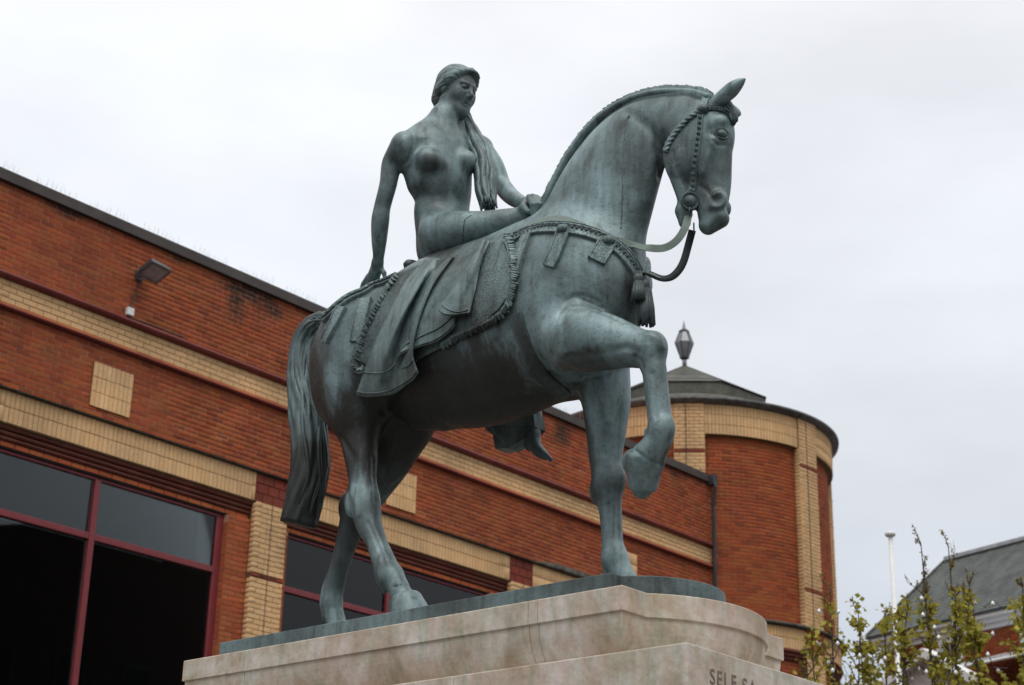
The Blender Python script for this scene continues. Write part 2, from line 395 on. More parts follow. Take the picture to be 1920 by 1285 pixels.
M['frame'] = flat('red_frame', (.185, .024, .028), .4, 0, .5, .12)
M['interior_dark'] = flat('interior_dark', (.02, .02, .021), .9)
M['interior_pale'] = flat('interior_pale', (.30, .32, .35), .9)
M['grey_metal'] = flat('grey_metal', (.20, .21, .22), .45, .5)
M['dark_metal'] = flat('dark_metal', (.045, .048, .052), .5, .3)
M['white_paint'] = flat('white_paint', (.72, .72, .70), .5, 0, .5, .06)
M['slate'] = None; M['gutter'] = flat('old_lead', (.10, .10, .098), .6, .1, .4, .55, 9)
def stone(name, base=(.47, .385, .33)):
    m, t, b = material(name, .85, 0, .25); p = pos(t)
    n1 = noise(t, p, 2.3, 6, .62, .4); n2 = noise(t, mapping(t, p, (7, 7, .9)), 1.6, 6, .62); n3 = noise(t, p, 22, 5, .6)
    c = ramp(t, n1, [(.28, (.59, .53, .47)), (.42, (.57, .46, .40)), (.52, (.63, .585, .53)), (.62, (.55, .45, .385)), (.75, (.65, .605, .55))])
    s = ramp(t, n2, [(.26, (.46, .44, .34)), (.38, (.88, .86, .79)), (.52, (1, 1, 1)), (.8, (1.08, 1.06, 1.05))]); c = mixc(t, .7, c, s, 'MULTIPLY')
    alg = ramp(t, noise(t, p, 3.2, 6, .65, .6), [(.40, (1, 1, 1)), (.54, (.74, .70, .56)), (.68, (.46, .43, .34))])
    c = mixc(t, .6, c, alg, 'MULTIPLY')
    vs = ramp(t, noise(t, mapping(t, p, (11, 11, .7)), 1.3, 5, .6), [(.50, (1, 1, 1)), (.60, (.80, .90, .84)), (.72, (.55, .68, .62))])
    c = mixc(t, .55, c, vs, 'MULTIPLY')
    f = ramp(t, n3, [(.3, (.86, .85, .84)), (.7, (1.08, 1.08, 1.08))]); c = mixc(t, .8, c, f, 'MULTIPLY')
    pit = t.nodes.new('ShaderNodeTexVoronoi'); pit.inputs['Scale'].default_value = 40; t.links.new(p, pit.inputs['Vector'])
    c = mixc(t, .35, c, ramp(t, pit.outputs['Distance'], [(.05, (.5, .48, .42)), (.14, (1, 1, 1))]), 'MULTIPLY')
    t.links.new(c, b.inputs['Base Color']); bump(t, b, math_(t, 'ADD', n3, math_(t, 'MULTIPLY', pit.outputs['Distance'], .4)), .35, .006); return m
M['stone'] = stone('weathered_limestone')
def glass():
    m = bpy.data.materials.new('window_glass'); m.use_nodes = True; t = m.node_tree; t.nodes.clear()
    o = t.nodes.new('ShaderNodeOutputMaterial'); mx = t.nodes.new('ShaderNodeMixShader'); tr = t.nodes.new('ShaderNodeBsdfTransparent'); gl = t.nodes.new('ShaderNodeBsdfGlossy')
    tr.inputs[0].default_value = (.55, .6, .6, 1); gl.inputs['Roughness'].default_value = .015; fr = t.nodes.new('ShaderNodeFresnel'); fr.inputs['IOR'].default_value = 1.5
    t.links.new(fr.outputs[0], mx.inputs[0]); t.links.new(tr.outputs[0], mx.inputs[1]); t.links.new(gl.outputs[0], mx.inputs[2]); t.links.new(mx.outputs[0], o.inputs[0]); return m
M['glass'] = glass()

# ------------------------------------------------------------------ ground
def ground():
    m, t, b = material('paving', .8, 0, .3); p = pos(t)
    bt = t.nodes.new('ShaderNodeTexBrick'); bt.inputs['Scale'].default_value = 1; bt.inputs['Brick Width'].default_value = .6; bt.inputs['Row Height'].default_value = .4; bt.inputs['Mortar Size'].default_value = .008
    bt.inputs['Color1'].default_value = (.075, .070, .065, 1); bt.inputs['Color2'].default_value = (.10, .09, .082, 1); bt.inputs['Mortar'].default_value = (.03, .03, .03, 1); t.links.new(p, bt.inputs['Vector'])
    c = mixc(t, 1., bt.outputs['Color'], ramp(t, noise(t, p, 1.3, 6), [(.3, (.7, .7, .7)), (.7, (1.15, 1.15, 1.15))]), 'MULTIPLY'); t.links.new(c, b.inputs['Base Color'])
    g = MB(); n = 800; g.v = [(-n, -n, 0), (n, -n, 0), (n, n, 0), (-n, n, 0)]; g.f = [(0, 1, 2, 3)]; g.mi = [0]
    tag(g.build('ground', m), kind='structure')
ground()

# ------------------------------------------------------------------ brick laying
_bm = {}
def brick_mesh(key, mat):
    """one brick, face towards -y, five sides"""
    if (key, mat.name) not in _bm:
        w, h, d = key; me = bpy.data.meshes.new('brick'); c = .0025
        v = [(-w, d, -h), (w, d, -h), (w, d, h), (-w, d, h), (-w, 0, -h), (w, 0, -h), (w, 0, h), (-w, 0, h), (-w + c, -c, -h + c), (w - c, -c, -h + c), (w - c, -c, h - c), (-w + c, -c, h - c)]
        f = [(8, 9, 10, 11)] + [(4 + i, 4 + (i + 1) % 4, 8 + (i + 1) % 4, 8 + i) for i in range(4)] + [(i, (i + 1) % 4, 4 + (i + 1) % 4, 4 + i) for i in range(4)]
        me.from_pydata(v, [], f); me.materials.append(mat); _bm[(key, mat.name)] = me
    return _bm[(key, mat.name)]
class Bricks:
    """bricks as (x, y, z, angle, half width, half height, depth); the largest in view stay single objects, the rest are one mesh"""
    def __init__(s, name, mat, parent, single=300): s.L = []; s.name, s.mat, s.parent, s.single = name, mat, parent, single
    def add(s, x, y, z, a, w, h, d=.02): s.L.append((x, y, z, a, w, h, d))
    def build(s, key=None):
        if not s.L: return
        A = np.array(s.L); O = s.parent.matrix_world.translation if s.parent else Vector()
        cx = np.array(f3); P = A[:, :3] - (0, 0, 1.6); dep = P @ np.array(f3)
        u = P @ np.array(r3) / dep * 3277.28; v = P @ np.array(v3) / dep * 3277.28
        vis = (np.abs(u) < 950) & (np.abs(v) < 635) & (dep > 0)
        if key is not None: vis &= key(A, u, v)
        score = np.where(vis, A[:, 4] * A[:, 5] / dep ** 2, 0); order = np.argsort(-score, kind='stable')
        solo = [i for i in order[:s.single] if score[i] > 0]; rest = sorted(set(range(len(A))) - set(solo))
        for i in solo:
            x, y, z, a, w, h, d = s.L[i]
            o = bpy.data.objects.new(s.name, brick_mesh((round(w, 3), round(h, 3), d), s.mat)); link(o, s.parent); o.location = Vector((x, y, z)) - s.parent.location; o.rotation_euler = (RNG.normal(0, .004), 0, a + RNG.normal(0, .004))
        if rest:
            R = A[rest]; c = .0025; V = []; F = []
            T = np.array([(-1, 1, -1), (1, 1, -1), (1, 1, 1), (-1, 1, 1), (-1, 0, -1), (1, 0, -1), (1, 0, 1), (-1, 0, 1), (-1, -1, -1), (1, -1, -1), (1, -1, 1), (-1, -1, 1)], float)
            W, H, D = R[:, 4:5], R[:, 5:6], R[:, 6:7]; J = RNG.normal(0, .0015, (len(R), 1))
            ins = np.array([0] * 8 + [1] * 4) * c
            lx = T[:, 0] * (W - ins); lz = T[:, 2] * (H - ins); ly = np.where(T[:, 1] > 0, T[:, 1] * D, np.where(T[:, 1] < 0, -c, 0)) + J
            ca, sa = np.cos(R[:, 3:4]), np.sin(R[:, 3:4])
            V = np.stack([R[:, 0:1] + lx * ca - ly * sa, R[:, 1:2] + lx * sa + ly * ca, R[:, 2:3] + lz], 2).reshape(-1, 3) - np.array(s.parent.location)
            f = np.array([(8, 9, 10, 11)] + [(4 + i, 4 + (i + 1) % 4, 8 + (i + 1) % 4, 8 + i) for i in range(4)] + [(i, (i + 1) % 4, 4 + (i + 1) % 4, 4 + i) for i in range(4)])
            F = (np.arange(len(R))[:, None, None] * 12 + f).reshape(-1, 4)
            o = np_mesh(s.name, V, F, s.mat, s.parent, False); o['kind'] = 'stuff'
def wall_bricks(B, x0, x1, y, z0, z1, pitch_x=.225, pitch_z=.075, joint=.010, bond=.5, a=0., holes=(), off=0., d=.02):
    n = max(1, round((z1 - z0) / pitch_z)); pz = (z1 - z0) / n
    for i in range(n):
        z = z0 + pz * (i + .5); x = x0 - pitch_x * ((bond * (i % 2) + off) % 1)
        while x < x1 - .01:
            a0, a1 = max(x, x0), min(x + pitch_x, x1)
            cuts = [(a0, a1)]
            for hx0, hx1, hz0, hz1 in holes:
                if hz0 < z < hz1:
                    nc = []
                    for p, q in cuts:
                        if q <= hx0 or p >= hx1: nc.append((p, q))
                        else:
                            if p < hx0: nc.append((p, hx0))
                            if q > hx1: nc.append((hx1, q))
                    cuts = nc
            for p, q in cuts:
                if q - p > .03: B.add((p + q) / 2, y + RNG.normal(0, .001), z, a, (q - p - joint) / 2, (pz - joint) / 2, d)
            x += pitch_x

# ------------------------------------------------------------------ shopping centre with the long facade
FY = 18.94
ctr = empty('brick_building', (0, 0, 0), label='long red brick shopping centre with yellow brick bands behind the statue', cat='building')
X0, X1 = 1.4, 28.42
red = Bricks('brick', M['red_brick'], ctr); yel = Bricks('yellow_brick', M['yellow_brick'], ctr); sol = Bricks('soldier_brick', M['yellow_brick'], ctr)
drk = Bricks('dark_red_brick', M['dark_red_brick'], ctr); org = Bricks('jamb_brick', M['orange_brick'], ctr); brn = Bricks('moulded_brick', M['brown_brick'], ctr)
bnd = Bricks('band_brick', M['band_brick'], ctr); glz = Bricks('rounded_brick', M['glazed_brick'], ctr)
PIL = [(4.74, 5.36), (10.55, 11.17), (16.36, 16.98), (22.17, 22.79)]
BAYC = [8.9 - .3, 13.66, 19.58, 25.6]
PAN = [(7.51, 8.19), (13.32, 14.0), (19.13, 19.81), (25.2, 25.88)]
pz0, pz1 = 9.515, 10.155
wall_bricks(red, X0, X1, FY, 10.95, 12.19)
wall_bricks(red, X0, X1, FY, 9.39, 10.41, holes=[(a, b, pz0, pz1) for a, b in PAN])
wall_bricks(yel, X0, X1, FY - .004, 10.52, 10.845, pitch_z=.081, joint=.009)
for a, b in PAN: wall_bricks(sol, a, b, FY - .022, pz0, pz1, pitch_x=.0755, pitch_z=.2133, bond=0, joint=.008)
segs = [(X0, PIL[0][0]), (PIL[0][1], PIL[1][0]), (PIL[1][1], PIL[2][0]), (PIL[2][1], PIL[3][0]), (PIL[3][1], X1)]
for a, b in segs:
    wall_bricks(sol, a, b, FY - .05, 8.90, 9.33, pitch_x=.0755, pitch_z=.215, bond=0, joint=.008)
for a, b in PIL:
    wall_bricks(drk, a, b, FY - .052, 8.89, 9.33, pitch_z=.147, pitch_x=.21, off=.3)
    wall_bricks(yel, a, b, FY - .10, 7.83, 8.885, joint=.009)
    wall_bricks(bnd, a, b, FY - .105, 7.77, 7.82)
    wall_bricks(yel, a, b, FY - .10, 4.0, 7.76, joint=.009)
    for i in range(int((8.885 - 4) / .075)):
        z = 4.03 + i * .075
        if 7.74 < z < 7.84: continue
        yel.add(a - .001, FY - .05, z, -math.pi / 2, .045, .0325, .02)
        yel.add(b + .001, FY - .05, z, math.pi / 2, .045, .0325, .02)
# backing walls, one colour of mortar each
w = MB(); w.box(X0, X1, FY + .005, FY + .35, 10.90, 12.19); w.box(X0, X1, FY + .005, FY + .35, 9.37, 10.44); w.build('wall', M['mortar_red'], ctr)
w = MB(); w.box(X0, X1, FY + .005, FY + .34, 10.445, 10.895)
for a, b in PAN: w.box(a, b, FY - .012, FY + .007, pz0, pz1)
w.box(X0, X1, FY - .04, FY + .30, 8.885, 9.345)
for a, b in PIL: w.box(a + .006, b - .006, FY - .088, FY + .30, 0, 8.88)
w.build('band_backing', M['mortar_yellow'], ctr)
for a, b in PIL: w = MB(); w.box(a + .006, b - .006, FY - .0415, FY - .03, 8.892, 9.335); w.build('pier_backing', M['interior_dark'], ctr)
# jambs either side of the piers
WIN = [(PIL[0][1] + .22, PIL[1][0] - .42), (PIL[1][1] + .22, PIL[2][0] - .42), (PIL[2][1] + .13, PIL[3][0] - .42), (PIL[3][1] + .13, 27.9)]
def jamb(x0, x1):
    wall_bricks(org, x0, x1, FY, 4, 8.62)
    j = MB(); j.box(x0, x1, FY + .008, FY + .30, 0, 8.60); j.build('jamb', M['mortar_red'], ctr)
for i, (a, b) in enumerate(PIL):
    L = WIN[i - 1][1] if i else X0
    jamb(L, a); jamb(b, WIN[i][0])
    for q in range(60):      # the reveal faces of the jambs
        z = 4.03 + q * .075
        org.add(WIN[i][0] + .001, FY + .06, z, math.pi / 2, .055, .0325, .02)
        if i: org.add(WIN[i - 1][1] - .001, FY + .06, z, -math.pi / 2, .055, .0325, .02)
# coping and string courses
def course(name, prof, x0, x1, mat, step=None, gap=.004):
    """a moulded course run along the wall in lengths; prof is (y, z) from the bottom"""
    x = x0; step = step or (x1 - x0)
    while x < x1 - .01:
        e = min(x + step, x1); c = MB(); c.loft([[(x + gap / 2, y, z) for y, z in prof], [(e - gap / 2, y, z) for y, z in prof]]); c.build(name, mat, ctr); x += step
course('coping', [(FY - .07, 12.195), (FY - .07, 12.35), (FY + .5, 12.37), (FY + .5, 12.195)], X0, X1, M['coping'], 2.45)
def round_course(z0, z1, out):
    pr = [(FY + .02, z0)]
    for k in range(7):
        a = -math.pi / 2 + k * math.pi / 6; pr.append((FY - .01 - out * max(.15, math.cos(a)), (z0 + z1) / 2 + (z1 - z0) / 2 * math.sin(a)))
    pr.append((FY + .02, z1)); return pr
course('string_course', round_course(10.845, 10.945, .085), X0, X1, M['glazed_brick'], .45)
course('string_course', round_course(10.415, 10.475, .075), X0, X1, M['glazed_brick'], .45)
course('sloped_course', [(FY - .045, 10.477), (FY - .01, 10.518), (FY + .02, 10.518), (FY + .02, 10.477)], X0, X1, M['orange_brick'], .45)
LP = [(FY - .11, 9.335), (FY - .12, 9.35), (FY - .07, 9.372), (FY + .02, 9.392), (FY + .02, 9.335)]
course('lead_ledge', LP, X0, 22.79, M['ledge'], 1.83)
LQ = [(FY - .11, 9.335), (FY - .13, 9.36), (FY - .11, 9.44), (FY + .02, 9.50), (FY + .02, 9.335)]
q = MB(); q.loft([[(22.795, y, z) for y, z in LP], [(23.5, y, z) for y, z in LQ], [(X1, y, z) for y, z in LQ]]); q.build('lead_ledge', M['ledge'], ctr)
for (a, b) in segs:
    for k, (z0, z1, dy) in enumerate([(8.825, 8.893, -.012), (8.755, 8.820, .015), (8.690, 8.750, .03)]):
        course('moulded_brick', round_course(z0, z1, .025) if False else [(FY + dy + .02, z0), (FY + dy, z0 + .012), (FY + dy - .012, (z0 + z1) / 2), (FY + dy, z1 - .008), (FY + .2, z1), (FY + .2, z0)], a, b, M['brown_brick'], .225)
    wall_bricks(org, a, b, FY + .05, 8.615, 8.685, pitch_z=.07)
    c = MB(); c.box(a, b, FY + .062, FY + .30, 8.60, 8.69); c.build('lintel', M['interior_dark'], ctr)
# windows
def windows():
    for i, (a, b) in enumerate(WIN):
        y = FY + .10
        def member(x0, x1, z0, z1, pr=0):
            f = MB(); f.box(x0, x1, y - pr, y + .08, z0, z1); f.build('window_frame', M['frame'], ctr, bevel=.006)
        member(a, b, 8.555, 8.60); member(a, a + .06, 4.0, 8.552); member(b - .13, b, 4.0, 8.552)
        n = 2; edges = [a + .06] + ([a + .06 + (b - .13 - a - .06) * .5] if i != 1 else [13.68]) + [b - .13]
        for e in edges[1:-1]: member(e - .045, e + .045, 4.0, 8.552, .02)
        for k in range(n):
            x0 = edges[k] + (.046 if k else 0); x1 = edges[k + 1] - (.046 if k < n - 1 else 0)
            member(x0, x1, 7.725, 7.815, .015)
            for z0, z1 in ((7.816, 8.554), (4.0, 7.724)):
                g = MB(); g.box(x0, x1, y + .030, y + .042, z0, z1); o = g.build('window_pane', M['glass'], ctr)
        # the room behind
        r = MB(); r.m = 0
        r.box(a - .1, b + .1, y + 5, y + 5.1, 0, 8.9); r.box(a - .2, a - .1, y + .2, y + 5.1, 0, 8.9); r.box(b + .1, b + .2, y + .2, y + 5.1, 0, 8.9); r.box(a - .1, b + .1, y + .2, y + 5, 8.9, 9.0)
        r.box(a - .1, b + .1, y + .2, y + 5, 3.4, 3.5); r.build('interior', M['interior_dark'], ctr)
        s = MB(); s.box(b - .40, b - .14, y + .06, y + .09, 7.82, 8.55); s.build('blind_panel', M['white_paint'], ctr)
        s = MB(); s.box(a + .1, b - .6, y + .55, y + .57, 7.86, 7.88); s.build('ceiling_rail', M['white_paint'], ctr)
windows()
# structure behind the parapet and the wall under the windows
r = MB(); r.box(X0, X1 + 2.5, FY + .36, FY + 9, 9.05, 12.05); r.box(X0, X1, FY + .10, FY + .3, 0, 3.98); r.box(X1 - .52, X1, FY + .01, FY + .3, 3.98, 8.6); r.box(X0 - .25, X0 - .002, FY + .02, FY + 9, 0, 12.19); r.build('roof_slab', M['mortar_red'], ctr)
red.build(); yel.build(); sol.build(); drk.build(); org.build(); brn.build(); glz.build(); bnd.build()
for a, b in PIL:
    q = MB(); q.box((a + b) / 2 - .006, (a + b) / 2 + .006, FY - .1045, FY - .09, 7.825, 8.88); q.box((a + b) / 2 - .006, (a + b) / 2 + .006, FY - .1045, FY - .09, 4.0, 7.765); q.build('movement_joint', M['interior_dark'], ctr)
    q = MB(); q.box((a + b) / 2 - .17, (a + b) / 2 + .17, FY - .1095, FY - .09, 7.788, 7.806); q.build('weep_slot', M['interior_dark'], ctr)
# bird spikes along the coping
spk = MB()
for i in range(0, 640):
    x = 10.2 + i * .026
    if (i // 9) % 4 == 3 or x > X1: continue
    yy = FY + .05 + (i % 3) * .05
    spk.tube([(x, yy, 12.35), (x + RNG.normal(0, .012), yy - .03 + RNG.normal(0, .03), 12.35 + .16 + RNG.normal(0, .008))], .0011, 3)
spk.build('bird_spikes', M['grey_metal'], ctr)
# rainwater pipe in the corner by the tower
p = MB(); p.tube([(X1 - .06, FY - .12, 12.28), (X1 - .06, FY - .17, 12.1), (X1 - .03, FY - .10, 11.7), (X1 - .03, FY - .10, 8.0)], .038, 10); p.box(X1 - .13, X1 + .03, FY - .17, FY + .0, 12.14, 12.34)
p.build('rainwater_pipe', M['dark_metal'], ctr)

# floodlight and its junction box
fl = empty('floodlight', (13.90, FY, 11.62), label='grey floodlight on the brick wall high up at the left, pointing down', cat='floodlight')
h = MB(); FM = Matrix.Translation((.02, -.32, .03)) @ Matrix.Scale(.86, 4) @ Matrix.Rotation(.12, 4, 'Z') @ Matrix.Rotation(-.42, 4, 'X')
fb = lambda x0, x1, y0, y1, z0, z1: [FM @ Vector(p) for p in ((x0, y0, z0), (x1, y0, z0), (x1, y1, z0), (x0, y1, z0), (x0 * .8, y0 * .8, z1), (x1 * .8, y0 * .8, z1), (x1 * .8, y1 * .8, z1), (x0 * .8, y1 * .8, z1))]
h.quadbox(fb(-.23, .23, -.19, .19, -.05, .08))
h.build('lamp_body', M['dark_metal'], fl, bevel=.012)
h = MB(); h.quadbox(fb(-.18, .18, -.14, .14, -.058, -.046)); h.build('lamp_glass', flat('lamp_glass', (.30, .31, .32), .2, 0, .6), fl)
h = MB()
for a_ in ((-.23, .23, -.19, -.15), (-.23, .23, .15, .19), (-.23, -.19, -.149, .149), (.19, .23, -.149, .149)): h.quadbox(fb(*a_, -.062, -.0505))
h.build('lamp_rim', M['grey_metal'], fl)
h = MB(); h.tube([(.0, -.02, .02), (.0, -.12, .02), (-.05, -.22, .0)], .022); h.box(-.06, .06, -.03, -.005, -.05, .09); h.build('bracket', M['dark_metal'], fl)
h = MB(); h.tube([(-.03, -.06, -.08), (-.03, -.012, -.22), (-.06, -.012, -.42), (-.10, -.012, -.53)], .009, 6); h.build('cable', M['dark_metal'], fl)
jb = MB(); jb.box(13.74, 13.85, FY - .07, FY - .004, 10.985, 11.10); o = jb.build('junction_box', M['white_paint'], None, bevel=.006)
tag(o, 'small white junction box on the red brick wall under the floodlight', 'junction box')
cb = MB(); cb.tube([(13.80 + i * .14, FY - .02, 10.985 - .028 * math.exp(-i) - .0 * i) for i in range(8)], .008, 6); cb.build('cable', M['dark_metal'], o)

# ------------------------------------------------------------------ round corner tower
TC = (30.72, 21.10)
tw = empty('round_tower', (TC[0], TC[1], 0), label='round red brick corner tower with yellow brick frieze and conical roof', cat='tower')
tr_ = Bricks('brick', M['red_brick'] if False else M['orange_red'] if 'orange_red' in M else M['red_brick'], tw); ty_ = Bricks('yellow_brick', M['yellow_brick'], tw); ts_ = Bricks('soldier_brick', M['yellow_brick'], tw); tg_ = Bricks('band_brick', M['band_brick'], tw)
def arc(B, R, a0, a1, z0, z1, pw, pz, bond, joint=.010):
    n = max(1, round((z1 - z0) / pz)); hz = (z1 - z0) / n; m_ = max(1, round((a1 - a0) * R / pw)); da = (a1 - a0) / m_
    for i in range(n):
        for j in range(m_ + (1 if bond and i % 2 else 0)):
            s, e = a0 + da * (j - (.5 if bond and i % 2 else 0)), a0 + da * (j + 1 - (.5 if bond and i % 2 else 0)); s, e = max(s, a0), min(e, a1); a = (s + e) / 2
            B.add(TC[0] + R * math.cos(a), TC[1] + R * math.sin(a), z0 + hz * (i + .5), a + math.pi / 2, ((e - s) * R - joint) / 2, (hz - joint) / 2, .02)
PC = [-195.1, -144.2, -93.3, -42.4, 8.5]; HW = 5.6; rad = math.radians
for i in range(4):
    a0, a1 = rad(PC[i] + HW), rad(PC[i + 1] - HW)
    if i == 0: a0 = rad(-180)
    if i == 3: a1 = rad(-25)
    arc(tr_, 3.08, a0, a1, 9.50, 13.25, .225, .075, 1)
    arc(ts_, 3.20, a0, a1, 13.255, 13.90, .0755, .215, 0, .008)
    arc(ts_, 3.20, a0, a1, 8.97, 9.40, .0755, .215, 0, .008)
for c in PC[1:4]:
    a0, a1 = rad(c - HW), rad(c + HW)
    arc(ty_, 3.235, a0, a1, 12.915, 13.90, .225, .075, 1, .009); arc(ty_, 3.235, a0, a1, 10.285, 12.835, .225, .075, 1, .009); arc(ty_, 3.235, a0, a1, 9.41, 10.205, .225, .075, 1, .009); arc(ty_, 3.235, a0, a1, 4, 8.97, .225, .075, 1, .009)
    arc(tg_, 3.24, a0, a1, 12.845, 12.905, .225, .06, 0); arc(tg_, 3.24, a0, a1, 10.215, 10.275, .225, .06, 0); arc(tg_, 3.24, a0, a1, 8.975, 9.40, .225, .14, 0)
    for s in (-1, 1):                                   # the returns of the pilasters
        a = rad(c + s * HW)
        for k in range(int((13.25 - 9.5) / .075)):
            ty_.add(TC[0] + 3.16 * math.cos(a) , TC[1] + 3.16 * math.sin(a), 9.53 + k * .075, a + math.pi / 2 + s * math.pi / 2, .072, .0325, .01)
arc(tr_, 3.08, rad(-180), rad(-25), 4.0, 8.80, .225, .075, 1)
tr_.build(); ty_.build(); ts_.build(); tg_.build()
def drum(name, prof, mat, n=96, smooth=True):
    d = MB(); d.lathe((0, 0, 0), prof, n); return d.build(name, mat, tw, smooth)
drum('wall', [(3.073, 0), (3.073, 13.26)], M['mortar_red'])
drum('frieze_backing', [(3.186, 13.262), (3.186, 13.905)], M['mortar_yellow'])
drum('band_backing', [(3.186, 8.972), (3.186, 9.405)], M['mortar_yellow'])
for c in PC[1:4]:
    q = MB(); rr = [[(R * math.cos(rad(c + t)), R * math.sin(rad(c + t)), z) for R, t in ((3.0, -HW + .2), (3.222, -HW + .2), (3.222, 0), (3.222, HW - .2), (3.0, HW - .2))] for z in (0, 13.9)]
    q.loft(rr); q.build('pilaster_backing', M['mortar_yellow'], tw)
    j_ = MB(); P0 = (3.238 * math.cos(rad(c - 1.2)), 3.238 * math.sin(rad(c - 1.2)))
    j_.tube([(*P0, 9.45), (*P0, 13.88)], .011, 4); j_.build('movement_joint', M['interior_dark'], tw)
drum('lead_ledge', [(3.1, 9.41), (3.30, 9.42), (3.29, 9.47), (3.09, 9.52)], M['ledge'])
for k, (z0, z1, R) in enumerate([(8.90, 8.968, 3.21), (8.83, 8.896, 3.17), (8.76, 8.826, 3.13)]): drum('moulded_course', [(3.0, z0), (R, z0), (R + .015, (z0 + z1) / 2), (R, z1), (3.0, z1)], M['brown_brick'])
drum('gutter', [(3.15, 13.91), (3.27, 13.912), (3.29, 13.945), (3.36, 13.955), (3.365, 14.005), (3.31, 14.01), (3.28, 13.99), (3.1, 13.99)], M['gutter'])
def slate_mat():
    m, t, b = material('slate', .6, 0, .4); p = pos(t); oi = t.nodes.new('ShaderNodeObjectInfo'); ge = t.nodes.new('ShaderNodeNewGeometry')
    c = ramp(t, math_(t, 'FRACT', math_(t, 'ADD', oi.outputs['Random'], ge.outputs['Random Per Island'])), [(0, (.055, .058, .05)), (.5, (.085, .085, .072)), (1, (.11, .112, .10))])
    c = mixc(t, 1., c, ramp(t, noise(t, p, 5, 6), [(.3, (.6, .6, .58)), (.7, (1.35, 1.35, 1.2))]), 'MULTIPLY'); t.links.new(c, b.inputs['Base Color']); return m
M['slate'] = slate_mat(); M['slate_far'] = flat('slate_far', (.115, .125, .115), .7, 0, .3, .35, 3)
# a low lead-covered roof rising from the gutter, then the octagonal cap
drum('roof_skirt', [(3.20, 14.0), (2.2, 14.5), (0.5, 14.7)], M['ledge'])
oct_ = lambda R, z, ph=14: [(R * math.cos(rad(45 * k + ph)), R * math.sin(rad(45 * k + ph)), z) for k in range(8)]
q = MB(); q.loft([oct_(1.86, 14.40), oct_(1.87, 14.93)]); q.build('roof_drum', M['slate'], tw)
for k in range(8):
    A = [Vector(oct_(1.90, 14.935)[k]), Vector(oct_(1.90, 14.935)[(k + 1) % 8])]; T = Vector((0, 0, 15.97))
    for r_ in range(9):
        f0, f1 = r_ / 9, min(1, (r_ + 1.15) / 9)
        p0, p1, p2, p3 = A[0].lerp(T, f0), A[1].lerp(T, f0), A[1].lerp(T, f1), A[0].lerp(T, f1); nrm = (A[1] - A[0]).cross(T - A[0]).normalized() * .012
        s = MB(); s.quadbox([p0, p1, p2, p3, p0 + nrm * 1.6, p1 + nrm * 1.6, p2 + nrm * .6, p3 + nrm * .6]); s.build('slate_course', M['slate'], tw)
    s = MB(); s.tube([A[0], T], .022, 6); s.build('hip_ridge', M['ledge'], tw)
# the glazed finial lantern
lan = MB(); lan.lathe((0, 0, 0), [(.055, 15.93), (.05, 16.16)], 10); lan.build('finial_stem', M['grey_metal'], tw, True)
hexa = lambda R, z: [(R * math.cos(rad(60 * k + 12)), R * math.sin(rad(60 * k + 12)), z) for k in range(6)]
lan = MB(); lan.loft([hexa(.09, 16.18), hexa(.205, 16.52), hexa(.10, 16.80)]); lan.build('finial_lantern', M['grey_metal'], tw)
lan = MB()
for k in range(6): lan.tube([hexa(.095, 16.18)[k], hexa(.212, 16.52)[k], hexa(.105, 16.80)[k]], .012, 5)
lan.loft([hexa(.11, 16.15), hexa(.11, 16.19)]); lan.loft([hexa(.12, 16.80), hexa(.12, 16.83)]); lan.build('lantern_frame', M['dark_metal'], tw)
lan = MB(); lan.lathe((0, 0, 0), [(.06, 16.83), (.045, 16.88), (.03, 16.95), (.004, 17.08)], 8); lan.build('finial_spike', M['grey_metal'], tw)

# ------------------------------------------------------------------ flagpole
fp = empty('flagpole', (26.53, 13.98, 0), label='slender white flagpole rising beside the tower', cat='flagpole')
q = MB(); q.tube([(0, 0, 0), (0, 0, 4), (0, 0, 9.86)], [.075, .062, .036], 14); q.build('pole', M['white_paint'], fp, True)
q = MB(); q.lathe((0, 0, 9.86), [(.05, 0), (.085, .02), (.095, .05), (.085, .08), (.03, .10)], 14); q.build('cap', M['white_paint'], fp, True)

# ------------------------------------------------------------------ old hall with a slate roof, far right
hx, hy = 41.5, 22.2; dv = Vector((-1.2, -4.5, 0)).normalized(); nv = Vector((-dv.y, dv.x, 0)) * -1
if nv.x > 0: nv = -nv                                   # outward, towards the camera
hall = empty('old_hall', (hx, hy, 0), label='old red brick hall with slate roof and white trim at the far right', cat='building')
def hp(s, o, z): return dv * s + nv * o + Vector((0, 0, z))
EZ = 11.85
far_brick = Bricks('brick', M['red_brick'], hall, 0)
q = MB(); q.quadbox([hp(0, -.02, 0), hp(16, -.02, 0), hp(16, -9, 0), hp(0, -9, 0), hp(0, -.02, EZ), hp(16, -.02, EZ), hp(16, -9, EZ), hp(0, -9, EZ)]); q.build('wall', M['mortar_red'], hall)
ang = math.atan2(dv.y, dv.x)
WN = [(1.95, 2.45, 9.9, 11.3), (4.65, 5.15, 9.9, 11.3), (7.4, 7.9, 9.9, 11.3)]
nz_ = round((11.45 - 7) / .075)
for i in range(nz_):
    z = 7 + .075 * (i + .5); s = -.1125 * (i % 2)
    while s < 9.5:
        if not any(a - .22 < s + .11 < b + .22 and c < z < d for a, b, c, d in WN):
            pnt = hp(s + .1125, 0, z) + Vector((hx, hy, 0)); far_brick.add(pnt.x, pnt.y, z, ang, .107, .0325, .015)
        s += .225
far_brick.build()
